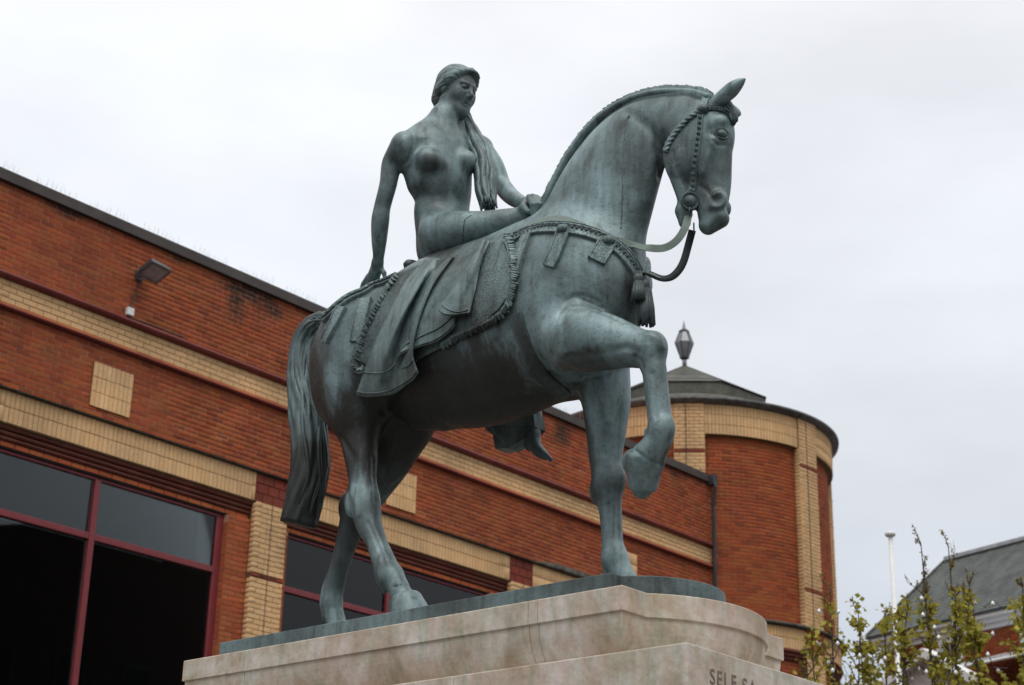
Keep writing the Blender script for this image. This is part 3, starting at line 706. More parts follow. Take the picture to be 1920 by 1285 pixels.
for a, b, c, d in WN:
    f = MB(); 
    def hb(s0, s1, o0, o1, z0, z1): f.quadbox([hp(s0, o1, z0), hp(s1, o1, z0), hp(s1, o0, z0), hp(s0, o0, z0), hp(s0, o1, z1), hp(s1, o1, z1), hp(s1, o0, z1), hp(s0, o0, z1)])
    hb(a - .18, a, -.05, .05, c, d); hb(b, b + .18, -.05, .05, c, d); hb(a - .2, b + .2, -.05, .07, d + .002, d + .16); hb(a - .2, b + .2, -.05, .09, c - .12, c - .002)
    hb(a + .002, a + .05, -.04, .012, c + .002, d - .002); hb(b - .05, b - .002, -.04, .012, c + .002, d - .002); hb(a + .052, b - .052, -.04, .012, (c + d) / 2 - .02, (c + d) / 2 + .02); hb((a + b) / 2 - .012, (a + b) / 2 + .012, -.04, .008, c + .002, d - .002)
    w_ = f.build('window', M['white_paint'], hall); f = MB(); hb(a + .003, b - .003, -.015, -.003, c, d); g_ = f.build('pane', M['interior_dark'], w_)
# cornice, gutter, roof with slates in courses
f = MB(); hb(-.1, 16, -.3, .08, 11.44, 11.56); hb(-.2, 16, -.3, .20, 11.563, 11.67); hb(-.32, 16, -.3, .34, 11.673, 11.76); f.build('cornice', M['white_paint'], hall)
f = MB(); hb(-.34, 16, .27, .40, 11.763, 11.83); f.build('gutter', M['dark_metal'], hall)
rise, run = 2.35, 2.5
sl = MB(); hipL = .75
for r_ in range(26):
    t0, t1 = r_ / 26, (r_ + 1.1) / 26; s = -.3 + hipL * t0
    z0, z1, o0, o1 = 11.80 + rise * t0, 11.80 + rise * t1, .40 - run * t0, .40 - run * t1
    k = 0
    while s < 15:
        e = s + .30
        P = [hp(s + .005, o0, z0), hp(e - .005, o0, z0), hp(e - .005, o1, z1), hp(s + .005, o1, z1)]; u_ = Vector((0, 0, .018)) + nv * .012
        sl.quadbox([*P, P[0] + u_ * 1.5, P[1] + u_ * 1.5, P[2] + u_ * .5, P[3] + u_ * .5]); s = e; k += 1
o = sl.build('slates', M['slate_far'], hall); o['kind'] = 'stuff'
f = MB(); f.tube([hp(-.3, .40, 11.86), hp(-.3 + hipL, .40 - run, 11.88 + rise)], .035, 6); f.build('hip_ridge', M['ledge'], hall)
f = MB(); f.v = [tuple(p) for p in (hp(-.32, .40, 11.8), hp(-.32 + hipL, .40 - run, 11.8 + rise), hp(-.32, .40 - 2 * run, 11.8))]; f.f = [(0, 1, 2)]; f.mi = [0]; f.build('hip_slope', M['slate_far'], hall)
f = MB(); hb(-.3 + hipL, 16, -run - .05 + .40 - .25, .40 - run + .10, 11.82 + rise, 11.92 + rise); f.build('ridge_capping', flat('pale_lead', (.33, .34, .35), .6), hall)
# projecting white gabled porch and a glazed canopy in front of it
f = MB()
for (sa, sb, za, zb) in ((1.9, 3.85, 9.45, 10.30), (3.85, 5.3, 10.30, 9.45)):
    P = [hp(sa, 2.9, za), hp(sb, 2.9, zb), hp(sb, 2.5, zb), hp(sa, 2.5, za)]; f.quadbox([*P, *[p + Vector((0, 0, .22)) for p in P]])
f.build('porch_gable', M['white_paint'], hall)
f = MB(); f.v = [tuple(hp(2.0, 2.7, 8.1)), tuple(hp(5.2, 2.7, 8.1)), tuple(hp(5.2, 2.7, 9.5)), tuple(hp(3.85, 2.7, 10.3)), tuple(hp(2.0, 2.7, 9.5))]; f.f = [(0, 1, 2, 3, 4)]; f.mi = [0]; f.build('porch_wall', flat('pale_render', (.40, .37, .34)), hall)
f = MB()
for k in range(9):
    s0 = 3.3 + k * .8; P = [hp(s0, 2.3, 10.05), hp(s0 + .76, 2.3, 10.05), hp(s0 + .76, .1, 10.72), hp(s0, .1, 10.72)]; f.quadbox([*P, *[p + Vector((0, 0, .03)) for p in P]])
f.build('glazed_canopy', flat('canopy_glass', (.36, .42, .48), .15, 0, .6), hall)
f = MB()
for k in range(10): f.tube([hp(3.28 + k * .8, 2.32, 10.05), hp(3.28 + k * .8, .1, 10.74)], .02, 5)
f.tube([hp(3.2, 2.32, 10.05), hp(10.6, 2.32, 10.05)], .035, 6); f.build('canopy_bars', M['white_paint'], hall)
# low dark-roofed block between the tower and the hall
lb = empty('low_block', (38.4, 24.0, 0), label='low dark tiled block between the tower and the old hall', cat='building')
q = MB(); q.box(-1.5, 5, 0, 5, 0, 9.0); q.build('wall', M['dark_red_brick'], lb)
q = MB()
for r_ in range(22):
    for k in range(24):
        t0 = r_ / 22; y0, z0 = -.3 + 2.4 * t0, 9.0 + 1.5 * t0; x = -1.8 + k * .3
        q.quadbox([(x + .01, y0, z0), (x + .29, y0, z0), (x + .29, y0 + .13, z0 + .08), (x + .01, y0 + .13, z0 + .08), (x + .01, y0, z0 + .03), (x + .29, y0, z0 + .03), (x + .29, y0 + .13, z0 + .09), (x + .01, y0 + .13, z0 + .09)])
o = q.build('roof_tiles', flat('dark_tile', (.035, .025, .022), .8, 0, .3, .4, 12), lb); o['kind'] = 'stuff'

# ------------------------------------------------------------------ the building across the square, seen only mirrored in the shop windows
ob = empty('terrace_building', (0, -19, 0), label='dark flat-roofed building mirrored in the lower panes of the shop windows', cat='building')
q = MB(); q.loft([[(22, y, 0), (47.5, y, 0), (47.5, y, 20.0), (38.9, y, 20.2), (36.4, y, 19.5), (22, y, 19.5)] for y in (-6, 0)]); q.build('wall', flat('sooty_brick', (.045, .03, .025), .9), ob)
q = MB(); q.box(22, 36, -6.1, .12, 19.51, 19.8); q.build('parapet', M['coping'], ob)
for k in range(7):
    for zz in (4.5, 9.0, 13.4):
        q = MB(); x = 23.5 + k * 3.3; q.box(x, x + 1.5, .002, .08, zz, zz + 2.0); f_ = q.build('window', M['dark_metal'], ob); q = MB(); q.box(x + .12, x + 1.38, .081, .09, zz + .12, zz + 1.88); q.build('pane', M['interior_dark'], f_)

# ------------------------------------------------------------------ trees with strings of bulbs
def leaf_mat(name, a, b_, tr=.25):
    m, t, b = material(name, .6, 0, .3); ge = t.nodes.new('ShaderNodeNewGeometry')
    c = ramp(t, ge.outputs['Random Per Island'], [(0, a), (1, b_)]); t.links.new(c, b.inputs['Base Color'])
    b.inputs['Transmission Weight'].default_value = 0; b.inputs['Subsurface Weight'].default_value = 0
    tl = t.nodes.new('ShaderNodeBsdfTranslucent'); t.links.new(c, tl.inputs[0]); mx = t.nodes.new('ShaderNodeMixShader'); mx.inputs[0].default_value = .4
    t.links.new(b.outputs[0], mx.inputs[1]); t.links.new(tl.outputs[0], mx.inputs[2]); t.links.new(mx.outputs[0], t.nodes['Material Output'].inputs[0]); return m
M['leaf'] = leaf_mat('young_leaf', (.27, .27, .04), (.52, .44, .07)); M['bark'] = flat('bark', (.06, .05, .042), .9, 0, .2, .35, 20)
M['bud'] = leaf_mat('bud', (.20, .10, .02), (.26, .22, .03))
def tree(loc, tops, label, seed, leafy=1.):
    R = random.Random(seed); t = empty('young_tree', loc, label=label, cat='tree', group='young street trees at the right')
    tr = MB(); lf = MB(); tips = []
    def leaf(p, s, mi):
        d = Vector((R.gauss(0, 1), R.gauss(0, 1), R.gauss(-.3, .8))).normalized(); n = d.cross(Vector((R.gauss(0, 1), R.gauss(0, 1), R.gauss(0, 1)))).normalized(); w = n * s * .40
        b = len(lf.v); mid = p + d * s * .5 + d.cross(n) * s * .12
        lf.v += [tuple(p), tuple(mid + w), tuple(p + d * s), tuple(mid - w)]; lf.f.append((b, b + 1, b + 2, b + 3)); lf.mi.append(mi)
    def branch(p, d, L, r, lev):
        pts = [p]; n = 16 if lev == 0 else 6
        for i in range(n):
            k_ = .012 if lev == 0 else .08; d = (d + Vector((R.gauss(0, k_), R.gauss(0, k_), R.gauss(.05 if lev else .0, .06)))).normalized(); p = p + d * (L / n); pts.append(p)
        tr.tube(pts, [r * (1 - .75 * i / n) for i in range(n + 1)], 5, False)
        for i in range(1, n + 1):
            q = pts[i]
            if lev < 2:
                for _ in range((1 if R.random() < .75 else 0) if lev else (2 if R.random() < .7 else 1)):
                    a = R.uniform(0, 6.283); el = R.uniform(.6, 1.25)
                    branch(q, Vector((math.cos(a) * math.cos(el), math.sin(a) * math.cos(el), math.sin(el))), (R.uniform(.35, .85) * (1.25 - i / n) if lev == 0 else L * R.uniform(.3, .5)), max(.0035, r * .34), lev + 1)
            top_ = q.z + loc[2] > 6.45 - .12 * R.random()
            if lev >= 1 and not top_ and R.random() < (.10 + .12 * i / n) * leafy:
                cl = R.randint(2, 5)
                for _ in range(cl): leaf(q + Vector((R.gauss(0, .035), R.gauss(0, .035), R.gauss(-.01, .035))), R.uniform(.045, .095), 0)
            elif R.random() < .45: 
                for _ in range(2): leaf(q, R.uniform(.018, .035), 1)
        tips.append(p)
    base = Vector((0, 0, 0)); fork = []
    tr.tube([(0, 0, 0), (.01, .02, 1.2), (0, 0, 2.3)], [.085, .07, .055], 8)
    for (x, y, z) in tops:
        s = Vector((x * .12, y * .12, 2.2)); e = Vector((x, y, z)); d = (e - s); branch(s, d.normalized() * 1.0, d.length, .024, 0)
    tr.build('trunk', M['bark'], t, True); o = lf.build('foliage', [M['leaf'], M['bud']], t); o['kind'] = 'stuff'; return t, tips
TT = [((17.9, 8.92, 0), [(.0, .0, 7.0), (.09, -.19, 6.97), (-.08, .16, 6.6), (-.17, .34, 6.15), (.12, -.25, 6.35)], 'tallest young tree, its bare twig tips reaching above the slate roof'),
      ((18.2, 8.3, 0), [(.0, .1, 6.6), (.05, -.1, 6.45), (.1, -.22, 6.12), (-.12, .32, 6.35)], 'young tree with yellow green leaves at the right edge, beside the tallest one'),
      ((17.6, 9.5, 0), [(0, .07, 6.25), (.06, -.1, 6.2), (.10, -.24, 6.15), (-.02, .2, 5.85)], 'thin young tree in front of the white flagpole'),
      ((17.3, 10.0, 0), [(.03, -.05, 6.5), (.12, -.25, 6.05), (-.05, .1, 5.9), (-.08, .2, 5.75)], 'young tree in front of the round tower, hardly in leaf')]
tree_tips = []
for i, (l, tp, lab) in enumerate(TT): tree_tips.append(tree(l, tp, lab, 11 + i, [1.0, 1.25, .9, .55][i]))
M['bulb'] = flat('bulb_glass', (.78, .79, .80), .2, 0, .6, .03)
bulb_px = [[[16.95, 9.87, 6.17], [17.13, 9.73, 6.18], [17.12, 9.75, 5.82], [17.35, 10.1, 5.89], [17.38, 10.17, 5.92], [17.28, 9.97, 5.66], [17.0, 9.76, 5.5]], [[17.28, 9.57, 5.69], [17.43, 9.34, 5.66], [17.74, 9.31, 5.86], [18.02, 9.33, 5.52]], [[17.65, 8.96, 6.33], [17.6, 8.93, 6.13], [17.64, 8.82, 5.98], [17.54, 8.73, 5.84], [18.09, 8.8, 6.15], [17.63, 8.95, 5.5], [17.85, 9.14, 5.59], [17.75, 8.66, 5.48]], [[18.43, 8.69, 6.4], [18.05, 8.3, 6.26], [18.61, 8.23, 6.3], [18.2, 8.4, 5.96], [18.3, 8.18, 5.7], [18.46, 8.49, 5.6], [17.95, 8.36, 5.68]]]
strings = {}
for k, pts in enumerate(bulb_px):
    s = empty('string_lights', pts[0], label=['string of white bulbs hung in the tree before the round tower', 'string of white bulbs hung in the tree before the flagpole', 'string of white bulbs hung in the tallest young tree', 'string of white bulbs hung in the young tree at the right edge'][k], cat='string lights')
    sm = None; wire = MB()
    P = [Vector(p) - Vector(pts[0]) for p in pts]
    for a, b in zip(P[:-1], P[1:]): wire.tube([a + Vector((0, 0, .03)), (a + b) / 2 + Vector((0, 0, -.05)), b + Vector((0, 0, .03))], .004, 4, False)
    wire.build('wire', M['dark_metal'], s)
    for p in P:
        if sm is None:
            q = MB(); q.lathe((0, 0, 0), [(.002, -.026), (.014, -.021), (.022, -.006), (.021, .006), (.011, .018), (.008, .028)], 12); o = q.build('bulb', M['bulb'], s, True); sm = o.data
        else: o = link(bpy.data.objects.new('bulb', sm), s)
        o.location = p

# ------------------------------------------------------------------ stone pedestal
AX = 7.2  # pedestal and statue scaled down about the camera, baked into their numbers
ped = empty('stone_pedestal', (AX, 6.4, 0), label='pale weathered stone pedestal with moulded cornice under the bronze statue', cat='pedestal')
def plan(hw, yf, yb, ro, rc, ins=0., n=22):
    """half-straight front with a bowed middle; ins shrinks it"""
    hw -= ins; yf_ = yf + ins; yb_ = yb - ins; R = rc - ins; w = math.sqrt(max(R * R - (yf_ - ro) ** 2, .01)); a = math.asin(min(1, w / R))
    pts = [(hw, yb_), (-hw, yb_), (-hw, yf_)]
    for i in range(n + 1):
        t = -a + 2 * a * i / n; pts.append((R * math.sin(t), ro - R * math.cos(t)))
    pts.append((hw, yf_)); return pts
CB = dict(hw=.712, yf=4.83 - 6.4, yb=8.0 - 6.4, ro=4.61 + .71 - 6.4, rc=.71)
prof = [(.003, 3.616), (0, 3.612), (0, 3.497)] + [(.012 + .28 * (1 - math.cos(t * math.pi / 2 / 18)), 3.496 - .29 * math.sin(t * math.pi / 2 / 18)) for t in range(0, 19)] + [(.32, 3.19)]
def blk(y0, y1, front=False):
    q = MB(); rings = []
    for ins, z in prof:
        if front:
            pl = plan(CB['hw'], CB['yf'], 0, CB['ro'], CB['rc'], ins); pl[0] = (pl[0][0], y1); pl[1] = (pl[1][0], y1)
        else:
            w_ = CB['hw'] - ins; yy = min(y1, CB['yb'] - ins) if y1 >= CB['yb'] - .001 else y1; pl = [(w_, yy), (-w_, yy), (-w_, y0), (w_, y0)]
        rings.append([(x, y, z) for x, y in pl])
    q.loft(rings[::-1]); return q.build('cornice_block', M['stone'], ped, bevel=.004)
cuts = [[-1.055, -.995, 1.074]]
g = .0013
blk(None, cuts[0][0] - g, True)
for a, b in zip(cuts[0], cuts[0][1:] + [CB['yb']]): blk(a + g, b - g if b != CB['yb'] else b)
q = MB(); q.box(-.40, .40, -1.25, 1.25, 3.1, 3.60); q.build('core', M['stone'], ped)
lower = [(-.824, -2.01, 2.3), (-.824, 2.3, 2.3)]
def lb_(x0, x1, y0, y1, z0, z1): q = MB(); q.box(x0, x1, y0, y1, z0, z1); return q.build('die_block', M['stone'], ped, bevel=.006)
lb_(-.824, .824, -2.01, -.62 - g, 2.45, 3.27); lb_(-.824, .824, -.62 + g, .9 - g, 2.45, 3.27); lb_(-.824, .824, .9 + g, 2.3, 2.45, 3.27)
lb_(-.824, .824, -2.01, .2 - g, 1.3, 2.447); lb_(-.824, .824, .2 + g, 2.3, 1.3, 2.447); lb_(-.95, .95, -2.14, 2.43, .35, 1.297); lb_(-1.3, 1.3, -2.5, 2.8, 0, .347)
# incised words on the front face
def text_cut(body, loc, size):
    cu = bpy.data.curves.new('inscription', 'FONT'); cu.body = body; cu.size = size; cu.extrude = .0015; cu.space_character = 1.18
    cu.materials.append(flat('incised_letter', (.20, .15, .12), .9)); tmp = link(bpy.data.objects.new('inscription', cu)); bpy.context.view_layer.update(); me = bpy.data.meshes.new_from_object(tmp.evaluated_get(bpy.context.evaluated_depsgraph_get())); bpy.data.objects.remove(tmp); o = link(bpy.data.objects.new('inscription', me), ped); o.location = loc; o.rotation_euler = (math.pi / 2, 0, 0)
    return o
text_cut('SELF SA', (-.65, -2.0115, 3.115), .10)

# ------------------------------------------------------------------ the bronze: tables baked from image pixels, sculpted as distance fields, then meshed
H_PR = json.loads('''[["p",[[0.0,-0.7,1.8],[0.0,-0.45,1.78],[0.0,-0.1,1.755],[0.0,0.25,1.79],[0.0,0.6,1.83]],[0.475,0.565,0.585,0.555,0.45],[0.64,0.64,0.66,0.7,0.76],0,0.05,1],["e",[0.0,0.86,1.83],[0.34,0.44,0.34],[0,0,0],0.12,1],["e",[-0.17,0.86,1.72],[0.21,0.36,0.45],[0.15,0,0],0.1,1],["e",[-0.18,-0.7,1.74],[0.17,0.3,0.48],[0.3,0,0],0.1,1],["e",[-0.12,-0.8,1.6],[0.15,0.17,0.25],[0,0,0],0.06,1],["e",[0.17,0.86,1.72],[0.21,0.36,0.45],[0.15,0,0],0.1,1],["e",[0.18,-0.7,1.74],[0.17,0.3,0.48],[0.3,0,0],0.1,1],["e",[0.12,-0.8,1.6],[0.15,0.17,0.25],[0,0,0],0.06,1],["e",[0.0,-0.45,2.15],[0.12,0.34,0.2],[0,0,0],0.12,1],["e",[0.0,-0.74,1.88],[0.24,0.24,0.38],[0.2,0,0],0.12,1],["p",[[0.0,-0.7062,1.9543],[0.0,-0.8224,2.2003],[0.0,-0.9294,2.4177],[0.01,-1.0409,2.597],[0.02,-1.1426,2.7015],[0.03,-1.2527,2.7418],[0.04,-1.4294,2.7312]],[0.3772,0.3578,0.3326,0.286,0.2309,0.186,0.1643],[0.66,0.54,0.48,0.46,0.46,0.48,0.5],0.12,0.09,1],["p",[[0.0494,-1.4984,2.6605],[0.066,-1.5357,2.6501],[0.0724,-1.5499,2.5886],[0.0742,-1.554,2.5002],[0.0783,-1.5632,2.3984],[0.0843,-1.5766,2.3035],[0.0879,-1.5848,2.2281],[0.0897,-1.5889,2.1553],[0.0855,-1.5795,2.0863]],[0.146,0.1822,0.1831,0.1641,0.1476,0.1282,0.1098,0.0864,0.0631],[0.66,0.62,0.62,0.6,0.54,0.5,0.54,0.66,0.8],0.4189,0.05,1],["e",[-0.0324,-1.4916,2.464],[0.045,0.115,0.145],[0.25,0,0.4189],0.05,1],["c",[-0.0372,-1.4391,2.3628],[0.0019,-1.4655,2.1988],0.045,0.035,0.4189,0.8,0.03,1],["e",[0.0264,-1.6803,2.6214],[0.03,0.055,0.04],[-0.3,0,0.4189],0.04,1],["c",[0.0128,-1.6572,2.5033],[0.0089,-1.5894,2.3273],0.014,0.01,0.4189,1,0.05,1],["e",[0.0542,-1.6567,2.1532],[0.036,0.052,0.062],[0.3,0,0.4189],0.03,1],["e",[0.0066,-1.6776,2.1434],[0.046,0.04,0.048],[0.5,0,0.4189],0.008,-1],["e",[0.0991,-1.433,2.464],[0.045,0.115,0.145],[0.25,0,0.4189],0.05,1],["c",[0.0633,-1.3944,2.3628],[0.0567,-1.441,2.1988],0.045,0.035,0.4189,0.8,0.03,1],["e",[0.2,-1.603,2.6214],[0.03,0.055,0.04],[-0.3,0,0.4189],0.04,1],["c",[0.1919,-1.5775,2.5033],[0.1441,-1.5292,2.3273],0.014,0.01,0.4189,1,0.05,1],["e",[0.1638,-1.6078,2.1532],[0.036,0.052,0.062],[0.3,0,0.4189],0.03,1],["e",[0.2112,-1.5865,2.1434],[0.046,0.04,0.048],[0.5,0,0.4189],0.008,-1],["c",[0.1083,-1.6306,2.0718],[0.0814,-1.5703,2.024],0.052,0.04,0.4189,1.25,0.02,1],["c",[0.0845,-1.5773,2.111],[0.0743,-1.5543,2.0357],0.05,0.034,0.4189,1.3,0.02,1],["c",[0.0441,-1.4863,2.2143],[0.029,-1.4525,2.1396],0.052,0.046,0.4189,0.9,0.03,1],["c",[0.0265,-1.447,2.1403],[0.0286,-1.4515,2.0677],0.048,0.034,0.4189,1.0,0.02,1],["c",[-0.1175,-1.6151,2.0275],[0.2191,-1.3877,2.2264],0.012,0.012,0.4189,1,0.008,-1],["c",[-0.1165,-1.6174,2.0049],[0.2234,-1.3975,2.1384],0.012,0.015,0.4189,1,0.008,-1],["p",[[0.0406,-1.6506,2.7493],[0.0502,-1.709,2.7821],[0.0591,-1.7636,2.8127],[0.0668,-1.8103,2.8389],[0.0725,-1.8454,2.8585]],[0.034,0.0431,0.0451,0.0294,0.006],[1.0,0.8,0.6,0.5,0.5],1.6189,0.02,1],["p",[[0.178,-1.6029,2.7966],[0.2197,-1.619,2.8002],[0.2585,-1.634,2.8036],[0.2919,-1.6468,2.8066],[0.3168,-1.6565,2.8087]],[0.034,0.0396,0.0414,0.027,0.006],[1.0,0.8,0.6,0.5,0.5],-0.7810999999999999,0.02,1],["p",[[0.17,-0.7581,1.4121],[0.19,-0.7853,1.2203],[0.2,-0.78,1.0715],[0.2,-0.7768,0.9101],[0.2,-0.7845,0.8074],[0.2,-0.7904,0.7105],[0.2,-0.8072,0.5958],[0.2,-0.8184,0.4846],[0.2,-0.8259,0.3812],[0.2,-0.8404,0.2954]],[0.1696,0.1401,0.1176,0.0968,0.0881,0.0859,0.0661,0.0599,0.0597,0.0739],[1.0,1.0,1.0,1.0,1.0,1.0,1.0,1.0,1.0,1.0],0,0.05,1],["e",[0.2,-0.814,0.7484],[0.085,0.085,0.09],[0,0,0],0.03,1],["e",[0.2,-0.7274,0.6888],[0.05,0.05,0.07],[0,0,0],0.03,1],["c",[0.2,-0.8404,0.2954],[0.2,-0.9404,0.115],0.06,0.066,0,1,0.03,1],["k",[0.2,-0.9404,0.125],[0.2,-1.0304,-0.03],0.07125,0.1005,0.012,1],["c",[0.2,-0.7904,0.2654],[0.2,-0.7804,0.2054],0.028,0.012,0,1,0.02,1],["p",[[-0.21,-0.8299,1.4611],[-0.23,-0.9538,1.4089],[-0.24,-1.1127,1.3518],[-0.24,-1.2498,1.2989],[-0.24,-1.3442,1.2566],[-0.24,-1.389,1.2219],[-0.24,-1.4259,1.1263],[-0.24,-1.4355,1.0601],[-0.24,-1.448,0.9526],[-0.24,-1.4604,0.8476],[-0.24,-1.4699,0.7904],[-0.23,-1.4487,0.7339],[-0.22,-1.3973,0.689],[-0.2,-1.3504,0.6571]],[0.1822,0.1771,0.1514,0.1185,0.1019,0.0829,0.0671,0.064,0.0636,0.0633,0.0718,0.069,0.0769,0.0925],[1.0,1.0,1.0,1.0,1.0,1.0,1.0,1.0,1.0,1.0,1.0,1.0,1.0,1.0],0,0.05,1],["e",[-0.24,-1.4132,1.2402],[0.085,0.085,0.1],[0.3,0,0],0.03,1],["e",[-0.22,-0.9571,1.4019],[0.11,0.14,0.14],[0,0,0],0.05,1],["k",[-0.2,-1.3388,0.6854],[-0.15,-1.2842,0.512],0.104,0.074,0.025,1],["e",[-0.15,-1.2809,0.527],[0.052,0.055,0.06],[0,0,0],0.02,1],["e",[-0.17,-1.2345,0.6727],[0.05,0.06,0.07],[0,0,0],0.03,1],["c",[-0.24,-1.3956,0.7794],[-0.24,-1.3783,0.7365],0.03,0.012,0,1,0.02,1],["p",[[-0.15,0.843,1.9298],[-0.17,0.8217,1.6351],[-0.18,0.831,1.4083],[-0.18,0.804,1.2367],[-0.18,0.7735,1.0735],[-0.18,0.7489,0.9271],[-0.18,0.7143,0.7905],[-0.18,0.6804,0.6608],[-0.18,0.6129,0.5402],[-0.18,0.5465,0.4216],[-0.18,0.4899,0.3093]],[0.2403,0.2356,0.1891,0.1257,0.0991,0.083,0.0899,0.0801,0.0637,0.0669,0.0812],[1.0,1.0,1.0,1.0,1.0,1.0,1.0,1.0,1.0,1.0,1.0],0,0.07,1],["c",[-0.18,0.4599,0.3093],[-0.18,0.3599,0.15],0.06,0.066,0,1,0.03,1],["k",[-0.18,0.3599,0.16],[-0.18,0.2699,-0.03],0.09689999999999999,0.13668,0.012,1],["c",[-0.18,0.5099,0.2793],[-0.18,0.5199,0.2193],0.028,0.012,0,1,0.02,1],["e",[-0.18,0.8221,0.8143],[0.045,0.055,0.1],[0,0,0],0.02,1],["p",[[0.16,0.8457,1.8316],[0.17,0.7776,1.4803],[0.18,0.8605,1.3421],[0.18,0.9427,1.1975],[0.18,1.0428,1.0459],[0.18,1.1352,0.9152],[0.18,1.1993,0.7797],[0.18,1.2718,0.5778],[0.18,1.3241,0.4197],[0.18,1.3308,0.335]],[0.2999,0.2252,0.2029,0.1737,0.134,0.1067,0.0783,0.0602,0.0695,0.0695],[1.0,1.0,1.0,1.0,1.0,1.0,1.0,1.0,1.0,1.0],0,0.07,1],["c",[0.18,1.3308,0.335],[0.18,1.2308,0.1],0.06,0.066,0,1,0.03,1],["k",[0.18,1.2308,0.11],[0.18,1.1408,-0.03],0.0741,0.10452,0.012,1],["c",[0.18,1.3808,0.305],[0.18,1.3908,0.245],0.028,0.012,0,1,0.02,1],["e",[0.18,1.2515,0.9388],[0.045,0.05,0.1],[0,0,0],0.02,1],["c",[0.0,0.28,1.28],[0.0,0.5,1.3],0.07,0.05,0,1,0.05,1]]''')
